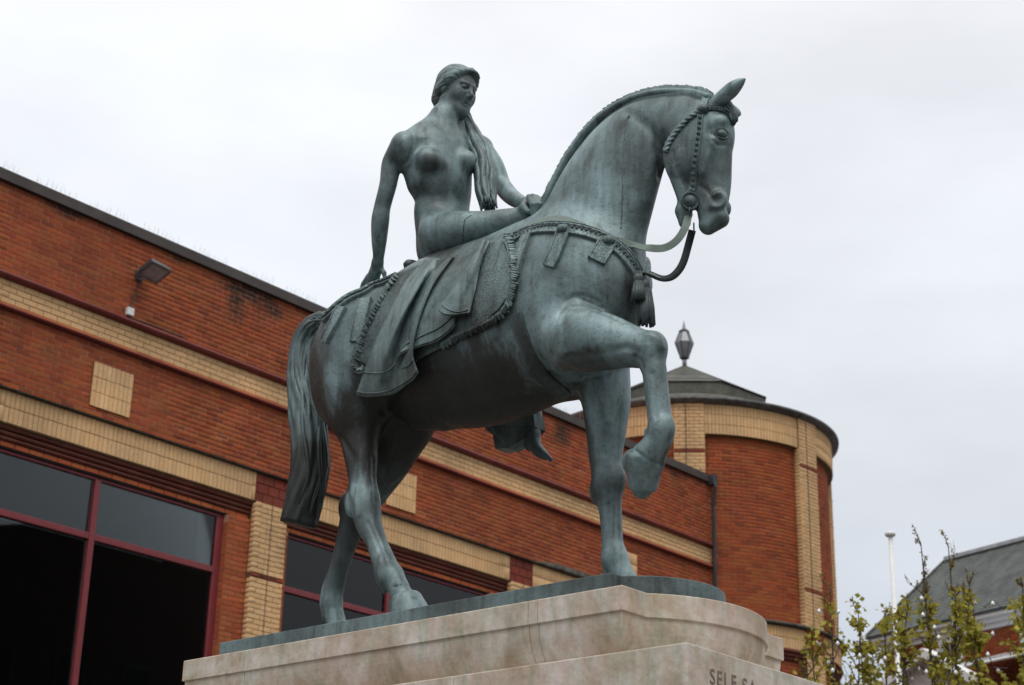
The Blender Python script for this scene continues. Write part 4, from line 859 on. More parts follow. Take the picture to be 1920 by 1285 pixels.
R_PR = json.loads('''[["p",[[0.0174,0.3457,2.4066],[0.0087,0.3482,2.5249],[-0.0069,0.3529,2.6309],[-0.0105,0.3539,2.7152],[-0.0263,0.3586,2.8224],[-0.0428,0.3634,2.945],[-0.0368,0.3617,3.0721],[-0.0255,0.3583,3.1637]],[0.14,0.148,0.136,0.126,0.135,0.148,0.138,0.095],[1.15,1.24,1.38,1.48,1.58,1.55,1.62,1.95],-0.287,0.05,1],["e",[0.0181,0.3872,2.4185],[0.13,0.15,0.14],[0,0,-0.287],0.06,1],["e",[-0.0763,0.2795,2.5092],[0.13,0.07,0.1],[0,0,-0.287],0.06,1],["e",[-0.0887,0.304,2.8623],[0.17,0.09,0.16],[0,0,-0.287],0.06,1],["e",[-0.21,0.2856,2.907],[0.082,0.076,0.078],[0,0,-0.287],0.045,1],["e",[0.0384,0.2123,2.9833],[0.076,0.074,0.074],[0,0,-0.287],0.045,1],["c",[-0.2864,0.4458,3.058],[-0.047,0.396,3.2053],0.06,0.06,0,1,0.06,1],["c",[0.2717,0.2811,3.215],[0.0555,0.3657,3.228],0.058,0.06,0,1,0.06,1],["c",[-0.3071,0.3893,3.053],[-0.1078,0.2992,3.1088],0.018,0.014,0,1,0.03,1],["p",[[-0.017,0.3663,3.1699],[-0.0176,0.356,3.2509],[-0.0068,0.3424,3.3361],[0.0124,0.3367,3.4323]],[0.095,0.078,0.072,0.072],[1.0,1.0,1.0,1.0],0,0.05,1],["c",[-0.0815,0.354,3.3573],[-0.0781,0.3009,3.1487],0.02,0.014,0,1,0.03,1],["p",[[-0.3006,0.4395,3.0272],[-0.3,0.5264,2.9392],[-0.31,0.539,2.7898],[-0.31,0.5795,2.6431],[-0.3,0.6014,2.5542],[-0.27,0.632,2.4464],[-0.24,0.6598,2.3633],[-0.22,0.6858,2.3268]],[0.07,0.062,0.055,0.052,0.056,0.048,0.036,0.034],[1.0,1.0,1.0,1.0,1.0,1.0,1.0,1.0],0,0.03,1],["e",[-0.2886,0.436,3.0086],[0.068,0.07,0.1],[0,0,-0.287],0.06,1],["c",[-0.2313,0.4399,2.9402],[-0.1812,0.4147,2.8033],0.04,0.045,0,1,0.07,1],["c",[-0.0306,0.3911,3.3578],[-0.1945,0.4395,3.1256],0.045,0.045,0,1,0.07,1],["c",[0.0777,0.3592,3.3519],[0.2378,0.3119,3.238],0.045,0.05,0,1,0.06,1],["p",[[-0.22,0.6853,2.3194],[-0.19,0.7346,2.2781],[-0.17,0.7717,2.2661]],[0.034,0.04,0.036],[1.0,1.0,1.0],0.5,0.02,1],["c",[-0.19,0.7901,2.2749],[-0.175,0.849,2.2412],0.0155,0.0135,0,1,0.008,1],["c",[-0.175,0.849,2.2412],[-0.16,0.8887,2.1985],0.0135,0.0108,0,1,0.004,1],["c",[-0.175,0.7761,2.2655],[-0.16,0.8296,2.2231],0.0167,0.0145,0,1,0.008,1],["c",[-0.16,0.8296,2.2231],[-0.145,0.8746,2.189],0.0145,0.0116,0,1,0.004,1],["c",[-0.16,0.7624,2.2599],[-0.145,0.8016,2.2136],0.0167,0.0145,0,1,0.008,1],["c",[-0.145,0.8016,2.2136],[-0.13,0.8425,2.1895],0.0145,0.0116,0,1,0.004,1],["c",[-0.145,0.7495,2.2654],[-0.13,0.7797,2.224],0.0149,0.013,0,1,0.008,1],["c",[-0.13,0.7797,2.224],[-0.115,0.8065,2.1998],0.013,0.0104,0,1,0.004,1],["c",[-0.2,0.68,2.2961],[-0.19,0.6547,2.2565],0.018,0.015,0,1,0.015,1],["c",[-0.19,0.6547,2.2565],[-0.18,0.6524,2.216],0.015,0.012,0,1,0.006,1],["p",[[0.2648,0.2831,3.1856],[0.28,0.1915,3.0467],[0.3,0.1369,2.9118],[0.26,0.0465,2.8038],[0.19,-0.0765,2.6938],[0.12,-0.197,2.6077],[0.08,-0.265,2.5641]],[0.076,0.068,0.058,0.056,0.05,0.04,0.036],[1.0,1.0,1.0,1.0,1.0,1.0,1.0],0,0.03,1],["e",[0.02,-0.349,2.5151],[0.046,0.056,0.052],[0,0,0],0.02,1],["c",[-0.05,-0.3901,2.5175],[-0.07,-0.4328,2.4473],0.0195,0.018,0,1,0.004,1],["c",[-0.07,-0.4328,2.4473],[-0.055,-0.4259,2.3922],0.018,0.015,0,1,0.003,1],["c",[-0.032,-0.4039,2.524],[-0.052,-0.4506,2.4526],0.0195,0.018,0,1,0.004,1],["c",[-0.052,-0.4506,2.4526],[-0.037,-0.4355,2.3963],0.018,0.015,0,1,0.003,1],["c",[-0.014,-0.418,2.5198],[-0.034,-0.4603,2.4532],0.0195,0.018,0,1,0.004,1],["c",[-0.034,-0.4603,2.4532],[-0.019,-0.4368,2.4099],0.018,0.015,0,1,0.003,1],["c",[0.004,-0.424,2.5145],[-0.016,-0.462,2.4527],0.0195,0.018,0,1,0.004,1],["c",[-0.016,-0.462,2.4527],[-0.001,-0.434,2.4248],0.018,0.015,0,1,0.003,1],["c",[-0.02,-0.3362,2.5245],[-0.06,-0.3586,2.4595],0.022,0.019,0,1,0.008,1],["c",[-0.06,-0.3586,2.4595],[-0.07,-0.401,2.4112],0.019,0.016,0,1,0.004,1],["p",[[-0.12,0.2447,2.4282],[-0.13,0.0856,2.3929],[-0.1,-0.0514,2.386],[-0.05,-0.1982,2.3978],[0.01,-0.3139,2.4259],[0.05,-0.3427,2.4399]],[0.14,0.13,0.11,0.09,0.068,0.06],[1.0,1.0,1.0,1.0,1.0,1.0],0,0.05,1],["p",[[0.05,-0.3427,2.4399],[0.2,-0.2531,2.4416],[0.38,-0.1194,2.2218],[0.42,-0.0871,1.8176],[0.42,-0.0739,1.4741],[0.42,-0.0661,1.2716]],[0.06,0.062,0.075,0.06,0.05,0.036],[1.0,1.0,1.0,1.0,1.0,1.0],0,0.03,1],["p",[[0.1,0.3486,2.5042],[0.22,0.2304,2.4785],[0.36,0.1259,2.3537]],[0.13,0.12,0.095],[1.0,1.0,1.0],0,0.05,1],["p",[[0.42,-0.0645,1.3397],[0.42,-0.0714,1.22],[0.42,-0.0897,1.1392],[0.42,-0.1316,1.091],[0.42,-0.1647,1.0647]],[0.05,0.038,0.038,0.034,0.024],[1.0,1.0,0.9,1.0,1.4],0,0.02,1],["c",[0.42,-0.0714,1.22],[0.43,-0.0357,1.1593],0.036,0.036,0,1,0.02,1],["c",[0.41,-0.1603,1.0828],[0.41,-0.2138,1.0328],0.018,0.013,0,1,0.008,1],["c",[0.43,-0.1358,1.0862],[0.43,-0.1893,1.0494],0.013,0.009,0,1,0.006,1],["c",[0.448,-0.1211,1.0939],[0.448,-0.1665,1.0585],0.013,0.009,0,1,0.006,1],["c",[0.466,-0.1063,1.1015],[0.466,-0.1437,1.0676],0.013,0.009,0,1,0.006,1],["c",[0.484,-0.0915,1.1092],[0.484,-0.1208,1.0768],0.013,0.009,0,1,0.006,1],["e",[0.0459,0.3199,3.575],[0.10584000000000002,0.135,0.12744],[0.2618,0,-0.0698],0.03,1],["e",[0.0434,0.285,3.4762],[0.08424000000000001,0.09504,0.12420000000000002],[0.2618,0,-0.0698],0.04,1],["c",[0.0424,0.2699,3.3659],[0.0428,0.2761,3.3843],0.03672,0.0432,0,1.1,0.03,1],["c",[-0.0238,0.3452,3.4575],[0.0104,0.2766,3.3783],0.0324,0.030240000000000003,0,1,0.03,1],["e",[-0.0142,0.2662,3.4734],[0.0324,0.03672,0.03888],[0.2618,0,-0.0698],0.04,1],["e",[-0.0043,0.191,3.5005],[0.027000000000000003,0.02376,0.01836],[0.2618,0,-0.0698],0.016,-1],["e",[-0.0016,0.2138,3.5066],[0.02052,0.01836,0.01404],[0.2618,0,-0.0698],0.004,1],["c",[0.0174,0.1911,3.5277],[-0.0244,0.2129,3.5328],0.0108,0.00864,0,1,0.012,1],["c",[0.0153,0.1922,3.5118],[-0.02,0.2132,3.5139],0.00486,0.00432,0,1,0.004,1],["e",[-0.059,0.3374,3.5162],[0.012960000000000001,0.02376,0.03672],[0.2618,0,-0.0698],0.008,1],["e",[0.0237,0.2036,3.4462],[0.0108,0.01404,0.00972],[0.2618,0,-0.0698],0.008,1],["c",[0.1184,0.3352,3.4575],[0.075,0.2721,3.3783],0.0324,0.030240000000000003,0,1,0.03,1],["e",[0.0979,0.2584,3.4734],[0.0324,0.03672,0.03888],[0.2618,0,-0.0698],0.04,1],["e",[0.0776,0.1853,3.5005],[0.027000000000000003,0.02376,0.01836],[0.2618,0,-0.0698],0.016,-1],["e",[0.0781,0.2083,3.5066],[0.02052,0.01836,0.01404],[0.2618,0,-0.0698],0.004,1],["c",[0.0562,0.1884,3.5277],[0.1006,0.2042,3.5328],0.0108,0.00864,0,1,0.012,1],["c",[0.0584,0.1892,3.5118],[0.0963,0.205,3.5139],0.00486,0.00432,0,1,0.004,1],["e",[0.1522,0.3227,3.5162],[0.012960000000000001,0.02376,0.03672],[0.2618,0,-0.0698],0.008,1],["e",[0.0517,0.2017,3.4462],[0.0108,0.01404,0.00972],[0.2618,0,-0.0698],0.008,1],["p",[[0.0372,0.1956,3.5226],[0.0368,0.1894,3.4874],[0.0361,0.1796,3.449],[0.0376,0.2017,3.4415]],[0.01188,0.012960000000000001,0.015120000000000001,0.0108],[1.0,1.0,1.0,1.0],0,0.012,1],["c",[0.0157,0.2289,3.4126],[0.0631,0.2256,3.4126],0.00972,0.00972,0,1,0.008,1],["c",[0.0388,0.2187,3.4114],[0.039,0.221,3.4109],0.01188,0.01188,0,1,0.006,1],["c",[0.0206,0.237,3.3981],[0.0594,0.2343,3.3981],0.0108,0.0108,0,1,0.008,1],["c",[0.0396,0.2294,3.3964],[0.0397,0.2317,3.3959],0.01188,0.01188,0,1,0.006,1],["c",[0.0173,0.2207,3.4009],[0.0604,0.2177,3.4009],0.0032400000000000003,0.0032400000000000003,0,1,0.005,-1]]''')
K_PR = json.loads('''[["e",[0.0467,0.3314,3.5948],[0.12312000000000001,0.13824,0.12744],[0.2618,0,-0.0698],0.03,1],["e",[0.0526,0.4161,3.5282],[0.09720000000000001,0.081,0.09720000000000001],[0.2618,0,-0.0698],0.04,1],["c",[0.0557,0.4609,3.5066],[0.0561,0.4654,3.4687],0.0594,0.0324,0,1.1,0.03,1],["p",[[0.026,0.1904,3.6283],[-0.0182,0.209,3.6124],[-0.0493,0.2589,3.5849],[-0.0559,0.3202,3.5586],[-0.0453,0.3783,3.5274]],[0.01944,0.022680000000000002,0.02484,0.02808,0.0324],[1.0,1.0,1.0,1.0,1.0],0,0.03,1],["p",[[0.0475,0.1889,3.6283],[0.0939,0.2012,3.6124],[0.1317,0.2463,3.5849],[0.1467,0.3061,3.5586],[0.1443,0.3651,3.5274]],[0.01944,0.022680000000000002,0.02484,0.02808,0.0324],[1.0,1.0,1.0,1.0,1.0],0,0.03,1],["p",[[0.0144,0.1788,3.6161],[0.0571,0.1701,3.6123],[0.0905,0.1841,3.61]],[0.01404,0.01728,0.015120000000000001],[1.0,1.0,1.0],0,0.02,1],["e",[0.0349,0.1631,3.5441],[0.0864,0.0594,0.06696],[0.2618,0,-0.0698],0.012,-1]]''')
TD = json.loads('''{"drape":[[[-0.25,0.313,2.231],[-0.37,0.323,2.005],[-0.4,0.413,1.811],[-0.376,0.555,1.614],[-0.364,0.661,1.4]],[[-0.301,0.207,2.193],[-0.409,0.214,1.973],[-0.433,0.309,1.774],[-0.4,0.468,1.585],[-0.349,0.599,1.377]],[[-0.329,0.127,2.165],[-0.433,0.118,1.946],[-0.463,0.227,1.744],[-0.431,0.366,1.552],[-0.343,0.516,1.364]],[[-0.314,0.081,2.154],[-0.403,0.117,1.966],[-0.431,0.209,1.783],[-0.408,0.32,1.582],[-0.332,0.447,1.359]],[[-0.314,0.037,2.131],[-0.373,0.125,1.996],[-0.405,0.223,1.829],[-0.392,0.308,1.618],[-0.325,0.385,1.361]],[[-0.325,0.002,2.125],[-0.393,0.08,1.97],[-0.423,0.171,1.76],[-0.405,0.244,1.548],[-0.368,0.263,1.365]],[[-0.352,-0.045,2.105],[-0.422,0.031,1.944],[-0.455,0.106,1.716],[-0.439,0.172,1.52],[-0.403,0.167,1.369]],[[-0.363,-0.076,2.099],[-0.432,-0.001,1.932],[-0.463,0.073,1.711],[-0.458,0.12,1.525],[-0.438,0.09,1.397]],[[-0.351,-0.078,2.103],[-0.423,-0.005,1.933],[-0.438,0.101,1.737],[-0.425,0.175,1.575],[-0.406,0.16,1.445]],[[-0.338,-0.078,2.111],[-0.404,0.001,1.942],[-0.425,0.119,1.756],[-0.404,0.231,1.612],[-0.355,0.281,1.466]],[[-0.344,-0.096,2.108],[-0.414,-0.026,1.931],[-0.441,0.078,1.747],[-0.424,0.196,1.614],[-0.381,0.31,1.494]],[[-0.348,-0.117,2.107],[-0.414,-0.064,1.921],[-0.444,0.033,1.745],[-0.444,0.144,1.622],[-0.436,0.26,1.532]],[[-0.333,-0.132,2.115],[-0.401,-0.11,1.93],[-0.429,-0.026,1.775],[-0.44,0.04,1.654],[-0.44,0.101,1.547]],[[-0.328,-0.165,2.125],[-0.387,-0.155,1.947],[-0.416,-0.097,1.804],[-0.432,-0.067,1.68],[-0.427,-0.036,1.557]],[[-0.328,-0.21,2.133],[-0.385,-0.193,1.971],[-0.417,-0.167,1.826],[-0.424,-0.14,1.724],[-0.421,-0.159,1.615]],[[-0.337,-0.259,2.143],[-0.403,-0.233,1.981],[-0.426,-0.186,1.851],[-0.431,-0.153,1.758],[-0.427,-0.153,1.687]],[[-0.335,-0.285,2.167],[-0.414,-0.266,2.001],[-0.449,-0.197,1.857],[-0.465,-0.125,1.78],[-0.475,-0.087,1.737]],[[-0.339,-0.305,2.156],[-0.419,-0.296,1.974],[-0.446,-0.253,1.827],[-0.462,-0.182,1.733],[-0.479,-0.126,1.683]],[[-0.319,-0.308,2.156],[-0.399,-0.312,1.967],[-0.423,-0.274,1.812],[-0.442,-0.239,1.699],[-0.457,-0.209,1.666]],[[-0.31,-0.317,2.154],[-0.377,-0.316,1.984],[-0.407,-0.308,1.825],[-0.42,-0.291,1.72],[-0.43,-0.286,1.668]]],"blanket":[[[-0.294,0.44,2.161],[-0.36,0.473,1.995],[-0.38,0.577,1.841],[-0.396,0.662,1.639]],[[-0.315,0.326,2.148],[-0.388,0.346,1.936],[-0.384,0.467,1.744],[-0.346,0.589,1.563]],[[-0.321,0.168,2.148],[-0.401,0.188,1.89],[-0.39,0.29,1.648],[-0.33,0.401,1.49]],[[-0.324,-0.027,2.127],[-0.402,-0.05,1.828],[-0.401,0.017,1.645],[-0.374,0.085,1.52]],[[-0.314,-0.165,2.134],[-0.394,-0.239,1.848],[-0.395,-0.207,1.657],[-0.378,-0.172,1.557]],[[-0.301,-0.276,2.158],[-0.381,-0.38,1.881],[-0.388,-0.376,1.715],[-0.379,-0.348,1.614]],[[-0.306,-0.354,2.145],[-0.367,-0.461,1.948],[-0.384,-0.481,1.788],[-0.382,-0.452,1.659]],[[-0.309,-0.406,2.136],[-0.357,-0.503,1.99],[-0.383,-0.541,1.837],[-0.386,-0.528,1.722]]],"fringe_rear":[[-0.308,0.426,2.146],[-0.337,0.456,2.076],[-0.36,0.496,1.998],[-0.374,0.543,1.911],[-0.386,0.596,1.819],[-0.394,0.635,1.73],[-0.4,0.667,1.639],[-0.394,0.681,1.569],[-0.369,0.645,1.534],[-0.342,0.591,1.54]],"fringe_front":[[-0.302,-0.416,2.149],[-0.339,-0.486,2.051],[-0.369,-0.53,1.944],[-0.382,-0.552,1.851],[-0.388,-0.552,1.751],[-0.384,-0.516,1.671],[-0.379,-0.442,1.63],[-0.379,-0.344,1.609],[-0.383,-0.248,1.596],[-0.387,-0.131,1.58],[-0.385,-0.047,1.562]],"collar":[[-0.291,-0.479,2.142],[-0.276,-0.558,2.162],[-0.292,-0.67,2.143],[-0.305,-0.797,2.109],[-0.284,-0.914,2.072],[-0.234,-1.007,2.035],[-0.172,-1.072,1.997],[-0.124,-1.129,1.94],[-0.081,-1.166,1.874],[-0.038,-1.186,1.813]],"crupper":[[-0.28,0.493,2.152],[-0.252,0.657,2.163],[-0.316,0.704,2.107],[-0.36,0.774,2.07],[-0.389,0.833,2.026],[-0.395,0.902,1.988],[-0.377,0.976,1.974]],"strap_a":[[-0.306,-0.86,2.073],[-0.328,-0.855,2.0],[-0.347,-0.834,1.918],[-0.359,-0.8,1.844]],"strap_b":[[-0.176,-1.075,1.988],[-0.203,-1.066,1.938],[-0.228,-1.056,1.89],[-0.242,-1.045,1.852]],"strap_c":[[-0.278,-0.587,2.156],[-0.323,-0.587,2.062],[-0.354,-0.576,1.954],[-0.37,-0.561,1.853]],"strap_d":[[-0.4,0.796,1.995],[-0.413,0.823,1.927],[-0.42,0.865,1.854],[-0.417,0.914,1.79]],"strap_e":[[-0.343,0.654,2.031],[-0.372,0.643,1.913],[-0.386,0.653,1.813],[-0.39,0.658,1.736]],"girth":[[-0.367,-0.569,1.608],[-0.344,-0.592,1.498],[-0.308,-0.622,1.391],[-0.232,-0.647,1.282],[-0.108,-0.635,1.243],[0.043,-0.61,1.23]],"girth2":[[-0.352,-0.656,1.527],[-0.359,-0.741,1.378],[-0.248,-0.728,1.29],[-0.069,-0.698,1.257]],"cheek_strap":[[-0.028,-1.609,2.679],[-0.038,-1.604,2.582],[-0.043,-1.591,2.484],[-0.04,-1.572,2.391],[-0.015,-1.543,2.312],[-0.005,-1.524,2.229]],"brow_band":[[-0.021,-1.619,2.702],[0.002,-1.654,2.711],[0.033,-1.69,2.708],[0.075,-1.712,2.699],[0.113,-1.728,2.673]],"throat_lash":[[-0.028,-1.61,2.695],[-0.048,-1.573,2.672],[-0.066,-1.527,2.636],[-0.082,-1.48,2.587],[-0.098,-1.439,2.527],[-0.107,-1.416,2.464]],"head_piece":[[0.024,-1.613,2.809],[-0.006,-1.618,2.753],[-0.024,-1.618,2.698]],"rosette":[[-0.004,-1.512,2.171],[-0.005,-1.527,2.215]],"seam_neck":[[-0.076,-1.144,2.803],[-0.097,-1.139,2.713],[-0.107,-1.135,2.606],[-0.11,-1.13,2.47],[-0.108,-1.125,2.338],[-0.094,-1.11,2.181],[-0.098,-1.106,2.081]],"seam_thigh":[[-0.2,-0.069,2.435],[-0.225,-0.041,2.405],[-0.222,-0.028,2.346],[-0.194,-0.002,2.294],[-0.158,0.029,2.267]],"mane_root":[[-0.133,-0.614,2.41],[-0.124,-0.684,2.52],[-0.11,-0.771,2.637],[-0.064,-0.852,2.781],[-0.048,-0.957,2.859],[-0.025,-1.056,2.906],[-0.008,-1.177,2.928],[0.012,-1.296,2.923],[0.003,-1.431,2.878],[0.009,-1.537,2.837],[0.036,-1.608,2.803]],"mane":[[0.0,-0.434,2.383],[0.0,-0.482,2.457],[0.0,-0.545,2.561],[0.0,-0.655,2.71],[0.0,-0.782,2.832],[0.0,-0.92,2.907],[0.01,-1.049,2.945],[0.02,-1.176,2.955],[0.025,-1.305,2.936],[0.03,-1.432,2.897],[0.035,-1.538,2.855],[0.04,-1.631,2.797]],"forelock":[[0.06,-1.663,2.784],[0.08,-1.696,2.761],[0.1,-1.717,2.726],[0.11,-1.734,2.67],[0.11,-1.736,2.615]],"tail":[[0.0,1.286,2.162],[0.0,1.449,2.158],[0.0,1.53,2.053],[0.0,1.54,1.85],[0.0,1.493,1.619],[0.0,1.437,1.391],[0.0,1.412,1.173],[0.0,1.442,0.986],[0.0,1.479,0.819]],"rein_near":[[0.02,-1.487,2.113],[-0.02,-1.484,2.007],[-0.05,-1.447,1.929],[-0.08,-1.386,1.893],[-0.12,-1.311,1.9]],"rein_neck":[[0.049,-1.182,2.002],[-0.054,-1.169,1.984],[-0.156,-1.097,2.009],[-0.235,-1.008,2.057],[-0.277,-0.908,2.116],[-0.282,-0.797,2.174],[-0.265,-0.666,2.205],[-0.253,-0.557,2.215]],"rein_far":[[0.1,-1.452,2.049],[0.1,-1.422,1.96],[0.08,-1.405,1.866],[0.06,-1.382,1.807],[0.04,-1.346,1.771],[0.02,-1.296,1.771],[0.0,-1.22,1.817]],"cantle":[[-0.08,0.521,2.307]],"ring_far":[[0.1,-1.463,2.059]],"ring_near":[[0.0,-1.504,2.11]],"eye":[[0.047,-1.695,2.551],[0.239,-1.61,2.551]],"tassel_a":[[-0.082,-1.21,1.758],[-0.082,-1.214,1.722],[-0.082,-1.213,1.617]],"tassel_b":[[-0.039,-1.226,1.731],[-0.039,-1.236,1.686],[-0.039,-1.242,1.498]],"hairfall":[[0.16,0.373,3.46],[0.17,0.344,3.348],[0.18,0.284,3.235],[0.16,0.197,3.083],[0.13,0.129,2.916],[0.11,0.097,2.767],[0.08,0.04,2.612]],"cloth_far":[[0.36,0.23,1.333],[0.36,-0.114,1.329],[0.38,-0.112,1.251],[0.38,-0.039,1.199],[0.38,0.085,1.156],[0.38,0.199,1.172],[0.38,0.22,1.268],[0.38,0.281,1.311],[0.36,0.274,1.342]],"Hc":[0.0456,0.3165,3.5461],"grooves":[[[[-0.391,-0.921,1.486],[-0.361,-0.933,1.54],[-0.315,-0.981,1.566],[-0.292,-1.063,1.54],[-0.299,-1.169,1.48],[-0.291,-1.263,1.422]],0.017,0.0256],[[[-0.396,-0.888,1.474],[-0.299,-0.912,1.64],[-0.245,-0.982,1.621],[-0.178,-1.034,1.592]],0.0102,0.0128],[[[-0.293,-0.926,1.66],[-0.251,-0.986,1.65],[-0.19,-1.032,1.621]],0.0085,0.0112],[[[-0.374,-0.939,1.31],[-0.399,-0.93,1.366],[-0.402,-0.946,1.439]],0.0187,0.016],[[[-0.348,-0.926,1.281],[-0.354,-1.07,1.258],[-0.345,-1.205,1.241],[-0.341,-1.324,1.238],[-0.326,-1.386,1.204]],0.0187,0.0128],[[[-0.353,-0.586,1.577],[-0.32,-0.612,1.453],[-0.265,-0.646,1.335],[-0.16,-0.657,1.264],[0.011,-0.635,1.247]],0.0153,0.016],[[[-0.199,-0.688,1.283],[-0.078,-0.705,1.278],[0.009,-0.788,1.298],[0.075,-0.887,1.321]],0.0153,0.016],[[[-0.295,-1.462,1.077],[-0.299,-1.467,0.957],[-0.306,-1.484,0.821]],0.0085,0.0128],[[[-0.29,-1.343,0.678],[-0.28,-1.403,0.634],[-0.185,-1.432,0.614]],0.0085,0.0192],[[[-0.318,-1.359,1.189],[-0.31,-1.388,1.161],[-0.301,-1.401,1.119]],0.0119,0.0192],[[[-0.174,0.675,1.056],[-0.165,0.666,0.924],[-0.19,0.623,0.779]],0.0136,0.016],[[[-0.291,0.839,1.191],[-0.272,0.747,1.044],[-0.26,0.72,0.893]],0.0187,0.016],[[[-0.24,0.624,0.638],[-0.23,0.546,0.499],[-0.243,0.465,0.358]],0.0085,0.0144],[[[0.143,-0.838,0.589],[0.148,-0.842,0.469],[0.134,-0.856,0.329]],0.0085,0.0144],[[[0.12,-0.854,1.026],[0.127,-0.834,0.876]],0.0153,0.016],[[[-0.183,0.513,0.215],[-0.233,0.368,0.222],[-0.144,0.341,0.236]],0.0068,0.0128],[[[-0.088,-1.46,2.457],[-0.07,-1.475,2.35],[-0.02,-1.489,2.277]],0.0102,0.0128],[[[0.02,-1.571,2.251],[0.036,-1.612,2.206],[0.026,-1.635,2.142]],0.0102,0.016],[[[-0.001,-1.665,2.504],[0.031,-1.675,2.481],[0.076,-1.698,2.492]],0.0068,0.0128],[[[-0.069,-1.127,2.833],[-0.068,-1.22,2.75],[-0.042,-1.295,2.65],[0.001,-1.311,2.543]],0.0298,0.0192],[[[-0.035,-1.352,2.633],[0.003,-1.309,2.528],[0.036,-1.277,2.416]],0.0187,0.016],[[[-0.33,-0.405,1.5],[-0.279,-0.483,1.369],[-0.097,-0.53,1.238]],0.0102,0.0064],[[[-0.328,0.296,1.501],[-0.261,0.419,1.415],[-0.153,0.619,1.354]],0.0255,0.0256]],"ridges":[[[[0.011,-1.666,2.562],[0.028,-1.69,2.575],[0.071,-1.711,2.573]],0.01,0.01],[[[-0.007,-1.632,2.419],[0.002,-1.61,2.347],[0.013,-1.566,2.283]],0.01,0.005],[[[-0.266,-1.493,1.228],[-0.285,-1.48,1.27],[-0.31,-1.44,1.293]],0.02,0.01],[[[-0.265,0.746,0.831],[-0.268,0.702,0.757],[-0.263,0.684,0.691]],0.018,0.01],[[[-0.301,-1.432,1.053],[-0.3,-1.444,0.933],[-0.306,-1.464,0.825]],0.009,0.006],[[[-0.294,-1.373,0.665],[-0.259,-1.421,0.625]],0.014,0.008]]}''')
SL = Vector((AX, 6.4, 3.757))
statue = empty('equestrian_statue', SL, label='green patinated bronze statue of a nude long-haired woman riding a horse', cat='statue')
VX = .009
G, lo, ax = sdf_grid(H_PR, (-.6, -2.15, -.03), (.6, 1.75, 3.25), VX)
X = ax[0][:, None, None]; Y = ax[1][None, :, None]; Z = ax[2][None, None, :]
HF = Field(G.copy(), lo, VX)
def crease(G, pts, r, depth, fld):
    """a shallow groove (or ridge, depth < 0) along a path near the surface"""
    Q = catmull(pts, 6)
    for a, b in zip(Q[:-1], Q[1:]):
        m = r * 2.2
        sl = []
        for i, A in enumerate(ax): 
            l, h = min(a[i], b[i]) - m, max(a[i], b[i]) + m; sl.append(slice(max(0, int((l - lo[i]) / VX)), int((h - lo[i]) / VX) + 2))
        sl = tuple(sl); x = ax[0][sl[0]][:, None, None]; y = ax[1][sl[1]][None, :, None]; z = ax[2][sl[2]][None, None, :]
        ab = b - a; h = np.clip(((x - a[0]) * ab[0] + (y - a[1]) * ab[1] + (z - a[2]) * ab[2]) / (ab @ ab + 1e-9), 0, 1)
        d2 = (x - a[0] - h * ab[0]) ** 2 + (y - a[1] - h * ab[1]) ** 2 + (z - a[2] - h * ab[2]) ** 2
        W[sl] = np.maximum(W[sl], np.exp(-d2 / (r * r)) * abs(depth))
W = np.zeros_like(G)
for pts, r, dp in TD['grooves']: crease(G, HF.snap(pts, 0), r, dp, HF)
G += W; W[:] = 0
for pts, r, dp in TD['ridges']: crease(G, HF.snap(pts, 0), r, dp, HF)
G -= W
G = np.maximum(G, -Z)
V_, F_ = surface_nets(G, lo, VX); V_ = relax(V_, F_, 4)
del G, W
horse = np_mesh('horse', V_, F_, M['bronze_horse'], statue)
G2, lo2, ax2 = sdf_grid(R_PR, (-.6, -.9, .75), (.7, 1.3, 3.9), .0058)
RF = Field(G2, lo2, .0058)
V_, F_ = surface_nets(G2, lo2, .0058); V_ = relax(V_, F_, 4)
rider = np_mesh('rider', V_, F_, M['bronze_rider'], statue)
G3, lo3, ax3 = sdf_grid(K_PR, (-.35, -.1, 3.1), (.4, .75, 3.85), .0052)
V_, F_ = surface_nets(G3, lo3, .0052); V_ = relax(V_, F_, 2)
# combed strands: waves that run from the parting round to the nape
HC = np.array(TD['Hc']); q = V_ - HC; n = q / np.linalg.norm(q, axis=1, keepdims=True)
th = np.arctan2(q[:, 2] + .05, np.abs(q[:, 0]) + .02); ph = np.arctan2(q[:, 1], q[:, 2] + .2)
wv = np.sin(th * 34 + 3.0 * np.sin(q[:, 1] * 24) + 1.5 * np.sin(q[:, 2] * 40)) * .55 + np.sin(th * 61 + q[:, 1] * 40) * .3
V_ = V_ + n * (wv * .0026)[:, None]
hair = np_mesh('hair', V_, F_, M['bronze_hair'], rider)

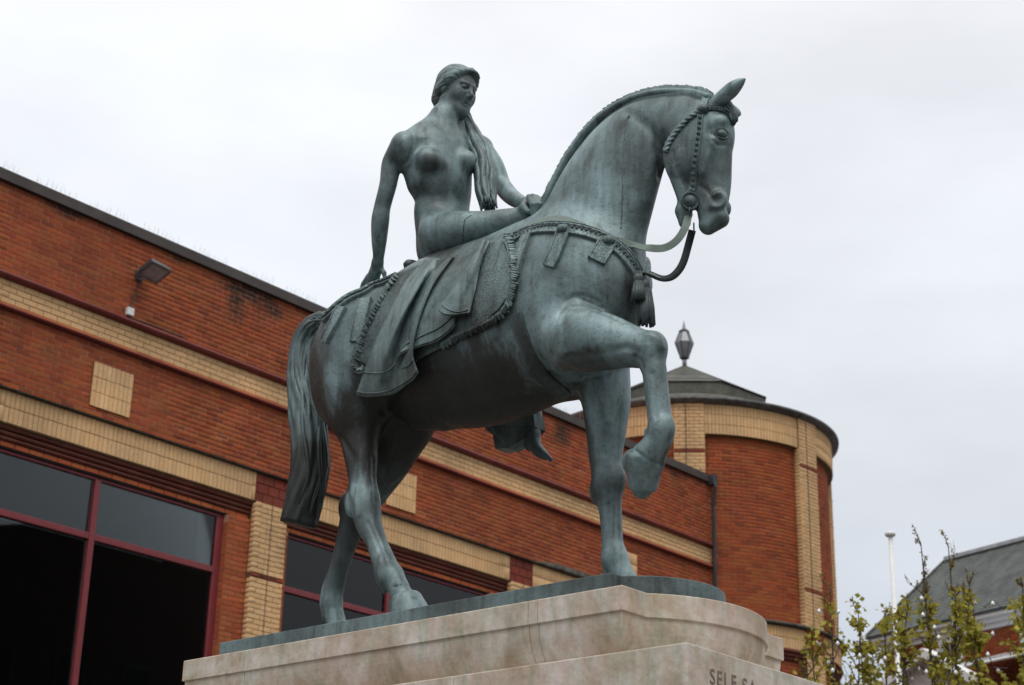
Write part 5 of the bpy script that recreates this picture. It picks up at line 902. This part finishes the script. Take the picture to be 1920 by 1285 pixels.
def resample(P, n):
    Q = catmull(P, 12); L = np.r_[0, np.cumsum(np.linalg.norm(np.diff(Q, axis=0), axis=1))]; t = np.linspace(0, L[-1], n)
    return np.stack([np.interp(t, L, Q[:, i]) for i in range(Q.shape[1])], 1)
def sweep(P, prof, name, mat, parent, nrm=None, taper=None, smooth=True, twist=None):
    """sweep a closed 2-D profile (u sideways, v along the normal) along P"""
    P = np.asarray(P, float); n = len(P); T = np.gradient(P, axis=0); T /= np.linalg.norm(T, axis=1, keepdims=True)
    if nrm is None:
        N = np.zeros_like(P); a = np.cross(T[0], (0, 0, 1.)); a = np.array((1., 0, 0)) if np.linalg.norm(a) < .1 else a
        for i in range(n): a = a - T[i] * (a @ T[i]); a /= np.linalg.norm(a); N[i] = a
    else: N = nrm - T * (nrm * T).sum(1, keepdims=True); N /= np.linalg.norm(N, axis=1, keepdims=True)
    B = np.cross(T, N); rings = []
    for i in range(n):
        pr = np.array(prof(i / (n - 1)) if callable(prof) else prof, float); s = 1 if taper is None else taper(i / (n - 1))
        rings.append(P[i] + B[i] * pr[:, :1] * s + N[i] * pr[:, 1:] * s)
    m = len(rings[0]); V = np.concatenate(rings); F = []
    for i in range(n - 1):
        for j in range(m): F.append((i * m + j, i * m + (j + 1) % m, (i + 1) * m + (j + 1) % m, (i + 1) * m + j))
    me = bpy.data.meshes.new(name); me.from_pydata([tuple(v) for v in V], [], F + [tuple(range(m))[::-1], tuple((n - 1) * m + j for j in range(m))])
    me.materials.append(mat); me.polygons.foreach_set('use_smooth', [smooth] * len(me.polygons))
    o = link(bpy.data.objects.new(name, me), parent); return o
def strap_prof(w, t, base=-.012): h = w / 2; return [(-h, base), (h, base), (h, t * .7), (h * .93, t), (h * .80, t), (h * .76, t * .72), (-h * .76, t * .72), (-h * .80, t), (-h * .93, t), (-h, t * .7)]
def strap(name, pts, w, t, mat, parent, lift=.0, n=40, fld=None, plain=False):
    fld = fld or HF; P = resample(pts, n); P = fld.snap(P, lift); N = fld.grad(P)
    h = w / 2; pr = [(-h, -.012), (h, -.012), (h, t * .6), (h * .9, t), (-h * .9, t), (-h, t * .6)] if plain else strap_prof(w, t)
    return sweep(P, pr, name, mat, parent, N, smooth=False)
def rope(name, pts, r, parent, mat, fld=None, lift=.0, n=90, turns=26):
    P = resample(pts, n)
    if fld is not None: P = fld.snap(P, lift)
    def prof(t):
        return [((r + r * .28 * math.cos(3 * a + t * turns * 6.283 / 3)) * math.cos(a), (r + r * .28 * math.cos(3 * a + t * turns * 6.283 / 3)) * math.sin(a)) for a in [k * math.pi / 6 for k in range(12)]]
    return sweep(P, prof, name, mat, parent)
_ball = None
def beads(name, pts, r, parent, mat, n, fld=None, lift=.0):
    global _ball
    P = resample(pts, n); P = fld.snap(P, lift) if fld else P
    if _ball is None:
        q = MB(); q.lathe((0, 0, 0), [(math.sin(a) * 1 + .001, -math.cos(a)) for a in [k * math.pi / 6 for k in range(7)]], 10); o = q.build(name, mat, parent, True); _ball = o.data; first = o
    else: first = None
    for i, p in enumerate(P):
        o = first if (first and i == 0) else link(bpy.data.objects.new(name, _ball), parent)
        o.location = p; o.scale = (r, r, r)

# ---- saddle cloth
def patch(cols, name, mat, parent, nu, nv, thick=.012, wob=0.):
    C = np.array(cols, float)                       # (columns, points, 3)
    rows = np.stack([resample_(c, nv) for c in C])  # (columns, nv, 3)
    nvv = rows.shape[1]; out = np.stack([catmull(rows[:, j], nu) for j in range(nvv)], 1)
    a, b = out.shape[:2]
    V = out.reshape(-1, 3); I = np.arange(a * b).reshape(a, b)
    F = np.stack([I[:-1, :-1], I[1:, :-1], I[1:, 1:], I[:-1, 1:]], 2).reshape(-1, 4)
    o = np_mesh(name, V, F, mat, parent); s = o.modifiers.new('thickness', 'SOLIDIFY'); s.thickness = thick; s.offset = 1; return o, out
def resample_(P, n):
    return catmull(P, n)
blanket, BG = patch(TD['blanket'], 'saddle_blanket', M['bronze_ornament'], horse, 10, 12, .012)
drape, DG = patch(TD['drape'], 'draped_cloak', M['bronze_cloth'], rider, 5, 10, .010)
# braid along the hem of the cloak
def hem(grid, rows, name):
    P = grid[:, -rows]; P = P[::2]
    dirs = grid[::2, -rows] - grid[::2, -rows - 4]; nn = np.cross(np.gradient(P, axis=0), dirs); nn /= np.linalg.norm(nn, axis=1, keepdims=True) + 1e-9
    sgn = np.sign((nn * HF.grad(P)).sum(1, keepdims=True)); 
    return sweep(P + nn * sgn * .004, [(.004 * math.cos(a), .004 * math.sin(a)) for a in [k * math.pi / 3 for k in range(6)]], name, M['bronze_cloth'], drape)
hem(DG, 7, 'hem_line'); hem(DG, 2, 'hem_line')
P_ = DG[:, -5][::5]
for i, p in enumerate(P_):
    pass
def fringe(name, path, inner, length, n, parent, seed):
    R = np.random.default_rng(seed); P = resample(path, n); P = HF.snap(P, .020); N = HF.grad(P)
    T = np.gradient(P, axis=0); T /= np.linalg.norm(T, axis=1, keepdims=True); S = np.cross(N, T); S *= inner
    q = MB()
    for i in range(n):
        L = length * R.uniform(.8, 1.15); d = S[i] + T[i] * .35 + R.normal(0, .14, 3); d /= np.linalg.norm(d); w = T[i] * .0085; p = P[i] - S[i] * .006
        mid = p + d * L * .5 + N[i] * .012; tip = p + d * L + N[i] * R.uniform(-.006, .006); u = N[i] * .011
        q.loft([[p - w, p - w * .4 + u, p + w * .6 + u, p + w, p - u * .8], [mid - w * 1.1, mid - w * .4 + u, mid + w * .6 + u, mid + w * 1.1, mid - u * .8], [tip - w * .5, tip - w * .2 + u * .4, tip + w * .3 + u * .4, tip + w * .5, tip - u * .4]])
    return q.build(name, M['bronze_cloth'], parent)
fringe('fringe', TD['fringe_rear'], 1, .052, 110, blanket, 3)
fringe('fringe', TD['fringe_front'], 1, .050, 150, blanket, 4)
rope('fringe_cord', TD['fringe_rear'], .004, blanket, M['bronze_cloth'], HF, .034, 120, 60)
rope('fringe_cord', TD['fringe_front'], .004, blanket, M['bronze_cloth'], HF, .034, 160, 80)
# the far side of the cloak hanging below the belly
cf = np.array(TD['cloth_far']); q = MB(); q.loft([[tuple(p) for p in cf], [tuple(p + (.10, 0, 0)) for p in cf]]); q.build('cloak_hanging', M['bronze_cloth'], rider)

q = MB(); q.lathe((0, 0, 0), [(.001, -.05), (.045, -.035), (.052, 0), (.040, .03), (.001, .045)], 14); o = q.build('saddle_cantle', M['bronze_dark'], horse, True); o.location = TD['cantle'][0]; o.scale = (1.3, .9, .8)
# ---- harness
collar = strap('breast_collar', TD['collar'], .088, .016, M['bronze_ornament'], horse, .004, 60)
rope('edge_cord', np.array(HF.snap(TD['collar'], .02)) + (0, 0, .018), .0045, collar, M['bronze_ornament'], HF, .024, 120, 60)
far_collar = strap('breast_collar', [(abs(x) + .06, y, z) for x, y, z in TD['collar'][:-1]] + [(.07, TD['collar'][-1][1], TD['collar'][-1][2] - .03)], .088, .016, M['bronze_ornament'], horse, .004, 50)
for nm, w in (('strap_a', .082), ('strap_b', .105), ('strap_c', .070), ('strap_d', .082), ('strap_e', .09)):
    s = strap('hanging_strap', TD[nm], w, .018, M['bronze_ornament'], collar if nm in ('strap_a', 'strap_b', 'strap_c') else horse, .006, 24)
crup = strap('crupper', TD['crupper'], .075, .016, M['bronze_ornament'], horse, .004, 40)
rope('edge_cord', TD['crupper'], .009, crup, M['bronze_ornament'], HF, .022, 90, 40)
g1 = strap('girth', TD['girth'], .085, .008, M['bronze_dark'], horse, .000, 40)
beads('boss', [TD['collar'][0], TD['collar'][2], TD['collar'][4], TD['collar'][6], TD['collar'][9]], .0085, collar, M['bronze_ornament'], 34, HF, .020)
# knots where the straps leave the collar
for k in ('strap_a', 'strap_b'):
    q = MB(); q.lathe((0, 0, 0), [(.001, -.03), (.028, -.024), (.036, 0), (.028, .024), (.001, .03)], 10); o = q.build('knot', M['bronze_ornament'], collar, True); o.location = HF.snap([TD[k][0]], .012)[0]; o.scale = (1.1, 1.1, .8)
# bridle
br = strap('cheek_strap', TD['cheek_strap'], .034, .010, M['bronze'], horse, .002, 30)
beads('bead', TD['cheek_strap'], .0115, br, M['bronze'], 15, HF, .018)
bb = strap('brow_band', TD['brow_band'], .030, .012, M['bronze_dark'], horse, .002, 26); beads('bead', TD['brow_band'], .007, bb, M['bronze'], 12, HF, .018)
tl_ = rope('throat_lash', TD['throat_lash'], .0155, horse, M['bronze'], HF, .006, 110, 30)
strap('head_piece', TD['head_piece'], .040, .014, M['bronze'], horse, .002, 12)
q = MB(); q.lathe((0, 0, 0), [(.001, -.03), (.030, -.022), (.038, 0), (.028, .02), (.001, .028)], 12); o = q.build('brow_boss', M['bronze'], horse, True); o.location = HF.snap([TD['brow_band'][0]], .006)[0]
rp = HF.snap([TD['rosette'][0]], .004)[0]; rn = HF.grad([rp])[0]; rot = Vector(rn).to_track_quat('Z', 'Y')
q = MB(); q.lathe((0, 0, 0), [(.050, -.03), (.054, .0), (.052, .012), (.044, .016), (.040, .008), (.036, .006), (.030, .014), (.016, .022), (.001, .024)], 28); o = q.build('rosette', M['bronze'], horse, True); o.location = rp; o.rotation_euler = rot.to_euler()
for k in range(22):
    b = link(bpy.data.objects.new('bead', _ball), o); a = k * 2 * math.pi / 22; b.location = (.048 * math.cos(a), .048 * math.sin(a), .014); b.scale = (.005,) * 3
# eye, lids
for k_e, (ep, sg) in enumerate(((TD['eye'][0], 1), (TD['eye'][1], 1))):
    p_ = HF.snap([ep], -.006)[0]; g_ = Vector(HF.grad([p_], .03)[0]); q = MB(); q.lathe((0, 0, 0), [(.029 * math.sin(a) + .0005, -.026 * math.cos(a)) for a in [k * math.pi / 9 for k in range(10)]], 18); o = q.build('eye', M['bronze'], horse, True); o.location = p_; o.rotation_euler = g_.to_track_quat('Z', 'Y').to_euler(); o.scale = (1.1, .95, 1)
    for R_, r_, z_ in ((.034, .0065, .012), (.043, .005, .004)):
        q = MB(); q.tube([(R_ * 1.15 * math.cos(a), R_ * .92 * math.sin(a), z_ - .010 * abs(math.cos(a))) for a in [k * math.pi / 12 for k in range(25)]], r_, 6, False); e_ = q.build('eyelid', M['bronze'], o, True)
# reins: cloth straps with metal rings
def band(name, pts, w, mat, up, n=50, t=.0035, parent=None):
    P = resample(pts, n); N = np.array([up(i / (n - 1)) for i in range(n)], float)
    return sweep(P, [(-w / 2, -t), (w / 2, -t), (w / 2, t), (-w / 2, t)], name, mat, parent or horse, N, smooth=True)
M['strap_green'] = flat('webbing_strap', (.17, .21, .185), .7, 0, .3, .12, 30)
M['strap_black'] = flat('black_strap', (.022, .028, .027), .6, 0, .4, .2, 30)
nk = HF.snap(TD['rein_neck'], .014)
full = np.vstack([TD['rein_near'], nk[1:]])
full = np.array(full)
def rein_n(t):
    a = np.array((-.85, -.35, .25)); b = np.array((-.55, .10, .80)); k = min(1, max(0, (t - .25) / .3)); return a * (1 - k) + b * k
FN = resample(full, 90); NN = []
for i, p in enumerate(FN):
    g = HF.grad([p])[0]; k = min(1, max(0, (i / 89 - .35) / .15)); NN.append(np.array((-.80, -.55, -.05)) * (1 - k) + g * k)
rein = sweep(FN, [(-.021, -.003), (.021, -.003), (.021, .003), (-.021, .003)], 'rein', M['strap_green'], horse, np.array(NN), smooth=False)
band('far_rein', TD['rein_far'], .042, M['strap_black'], lambda t: (-.72, -.62, -.1 + .7 * t * t), 50)
band('far_rein', [TD['rein_far'][-2], TD['rein_far'][-1], (-.06 + .10, -1.13, TD['rein_far'][-1][2] + .02)], .036, M['strap_green'], lambda t: (-.3, -.5, .85), 14)
def ring(loc, R_, r_, rot, mat, name='rein_ring'):
    q = MB(); q.tube([(R_ * math.cos(a), R_ * math.sin(a), 0) for a in [k * math.pi / 8 for k in range(17)]], r_, 6, False); o = q.build(name, mat, horse, True); o.location = loc; o.rotation_euler = rot
ring(TD['ring_near'][0], .022, .005, (math.pi / 2, .3, .6), M['bronze']); ring(TD['ring_far'][0], .028, .005, (math.pi / 2, .3, .6), M['grey_metal'])
# tassels on the breast
def tassel(pts, r, seed):
    R = random.Random(seed); a, b, c = [Vector(p) for p in pts]; q = MB(); q.lathe((0, 0, 0), [(.001, .030), (.024, .022), (.031, 0), (.024, -.022), (.016, -.034)], 14); k = q.build('tassel', M['bronze_dark'], horse, True); k.location = a
    s = MB(); n = 26
    for ring_, rr, nn in ((0, r, 22), (1, r * .6, 12)):
        for i in range(nn):
            t = i * 6.283 / nn + R.uniform(-.1, .1); L = (c - b).length * R.uniform(.92, 1.06); d = Vector((math.cos(t), math.sin(t), 0))
            p0 = b - a + d * rr * .55 + Vector((0, 0, .012)); p1 = b - a + d * rr * .95 - Vector((0, 0, L * .5)); p2 = b - a + d * rr * 1.12 - Vector((0, 0, L)); s.tube([p0, p1, p2], [.009, .0095, .008], 5)
    s.tube([b - a + Vector((0, 0, .02)), b - a - Vector((0, 0, (c - b).length * .92))], [r * .5, r * .9], 10); s.build('strands', M['bronze_dark'], k, True)
tassel(TD['tassel_a'], .034, 1); tassel(TD['tassel_b'], .038, 2)
q = MB(); q.tube([Vector(TD['collar'][-1]) + Vector((.02, .0, .0)), Vector(TD['tassel_a'][0]) + Vector((0, 0, .03))], .012, 6); q.tube([Vector(TD['collar'][-1]) + Vector((.07, .0, -.01)), Vector(TD['tassel_b'][0]) + Vector((0, 0, .03))], .012, 6); q.build('tassel_cord', M['bronze_dark'], horse, True)

# ---- mane, forelock, tail
def mane():
    P = resample(TD['mane'], 96); T = np.gradient(P, axis=0); T /= np.linalg.norm(T, axis=1, keepdims=True); q = MB()
    P = P + np.array((0, 0, .0)); base = sweep(P, lambda t: [((.034 + .010 * math.sin(math.pi * t)) * math.cos(a), .027 * math.sin(a)) for a in [k * math.pi / 6 for k in range(12)]], 'mane', M['bronze'], horse, nrm=np.cross(T, (1., 0, 0)))
    up_ = np.cross(T, (1., 0, 0)); up_ *= np.sign(up_[:, 2:3] + .0001); R = np.random.default_rng(5)
    for i in range(95):
        p = P[i]; t = T[i] * .017; u = up_[i] * (.038 + .008 * R.random()); s = np.array((.030, 0, 0)); lean = T[i] * -.012
        a = p - up_[i] * .01
        q.quadbox([a - s - t, a + s - t, a + s + t, a - s + t, a - s * .8 - t * .8 + u * 1.15 + lean, a + s * .8 - t * .8 + u * 1.15 + lean, a + s * .8 + t * .9 + u + lean, a - s * .8 + t * .9 + u + lean])
    q.build('mane_locks', M['bronze'], base)
    for sd in (-1,):
        # strands combed from the crest down the near side
        s = MB()
        for i in range(2, 94):
            p = HF.snap([P[i] + np.array((-.030, 0, 0)) - up_[i] * .012], .004)[0]; e = HF.snap([P[i] + np.array((-.040, 0, 0)) - up_[i] * (.042 + .01 * R.random()) + T[i] * .01], .001)[0]
            s.tube([p + up_[i] * .014, p, e], [.006, .008, .002], 4)
        s.build('mane_roots', M['bronze'], base, True)
mane()
def strands(name, path, r0, nst, parent, mat, seed, flatx=1., wav=.004, tips=None, n=40, r_s=.010):
    """a bundle of locks round a path; r0(t) bundle radius"""
    R = np.random.default_rng(seed); P = resample(path, n); T = np.gradient(P, axis=0); T /= np.linalg.norm(T, axis=1, keepdims=True)
    q = MB(); A = np.cross(T, np.array([(0, 1., 0)] * n)); A /= np.linalg.norm(A, axis=1, keepdims=True) + 1e-9; B = np.cross(T, A)
    for k in range(nst):
        a = k * 2.39996; f = math.sqrt((k + .5) / nst) * .92; ph = R.uniform(0, 6.28); fr = R.uniform(2, 5); L = n if tips is None else int(n * R.uniform(tips, 1.0)); pts = []; rr = []
        tw = R.uniform(-.5, .5)
        for i in range(L):
            t = i / (n - 1); rad_ = r0(t) * f; aa = a + tw * t + .12 * math.sin(fr * t * 6.28 + ph)
            pts.append(P[i] + A[i] * math.cos(aa) * rad_ * flatx + B[i] * math.sin(aa) * rad_ + A[i] * wav * math.sin(fr * 2 * t * 6.28 + ph)); rr.append(r_s * (1 - .75 * max(0, (i / L - .8) / .2)) * (.7 + .6 * f))
        q.tube(pts[::2] + [pts[-1]], rr[::2] + [rr[-1] * .6], 6)
    return q.build(name, mat, parent, True)
def tail():
    P = resample(TD['tail'], 60)
    def rr(t): return float(np.interp(t, [0, .1, .25, .45, .65, .85, 1], [.066, .082, .100, .116, .128, .134, .124]))
    o = sweep(P, lambda t: [((rr(t) * .93 + .006 * math.sin(9 * a + 5 * math.sin(t * 7)) + .004 * math.sin(17 * a + t * 9)) * math.cos(a) * .9, (rr(t) * .93 + .006 * math.sin(9 * a + 5 * math.sin(t * 7)) + .004 * math.sin(17 * a + t * 9)) * math.sin(a)) for a in [k * 2 * math.pi / 56 for k in range(56)]], 'tail', M['bronze_tail'], horse)
    strands('tail_locks', TD['tail'], lambda t: rr(t) * 1.0, 90, o, M['bronze_tail'], 8, .9, .003, .90, 56, .0145)
tail()
strands('forelock', TD['forelock'], lambda t: .030 - .008 * t, 16, horse, M['bronze_dark'], 9, .8, .0015, .92, 20, .010)
# the rider's long hair falling over her left shoulder
fall = strands('hair_fall', TD['hairfall'], lambda t: float(np.interp(t, [0, .15, .35, .7, 1], [.034, .052, .064, .060, .054])), 44, rider, M['bronze_hair'], 12, 1.15, .003, .97, 44, .016)
# casting seams
for nm, f_, w_ in (('seam_neck', HF, .007), ('seam_thigh', RF, .007)):
    P = f_.snap(resample(TD[nm], 60), -.001); j = np.random.default_rng(4).normal(0, .0022, (60, 1)) * np.array([[0, 1, .3]]); N = f_.grad(P)
    sweep(P + j, [(-w_, -.004), (-w_ * .4, .0022), (w_ * .4, .0022), (w_, -.004)], 'casting_seam', M['bronze_dark'], horse if f_ is HF else rider, N)

# ---- the bronze plinth plate it stands on
BB = dict(hw=.487, yf=5.064 - 6.4, yb=7.96 - 6.4, ro=5.248 - 6.4, rc=.443)
q = MB(); pl = plan(BB['hw'], BB['yf'], BB['yb'], BB['ro'], BB['rc'], 0)
q.loft([[(x, y, z) for x, y in pl] for z in (-.139, -.0)]); q.build('base_plate', M['bronze_base'], statue, bevel=.004)
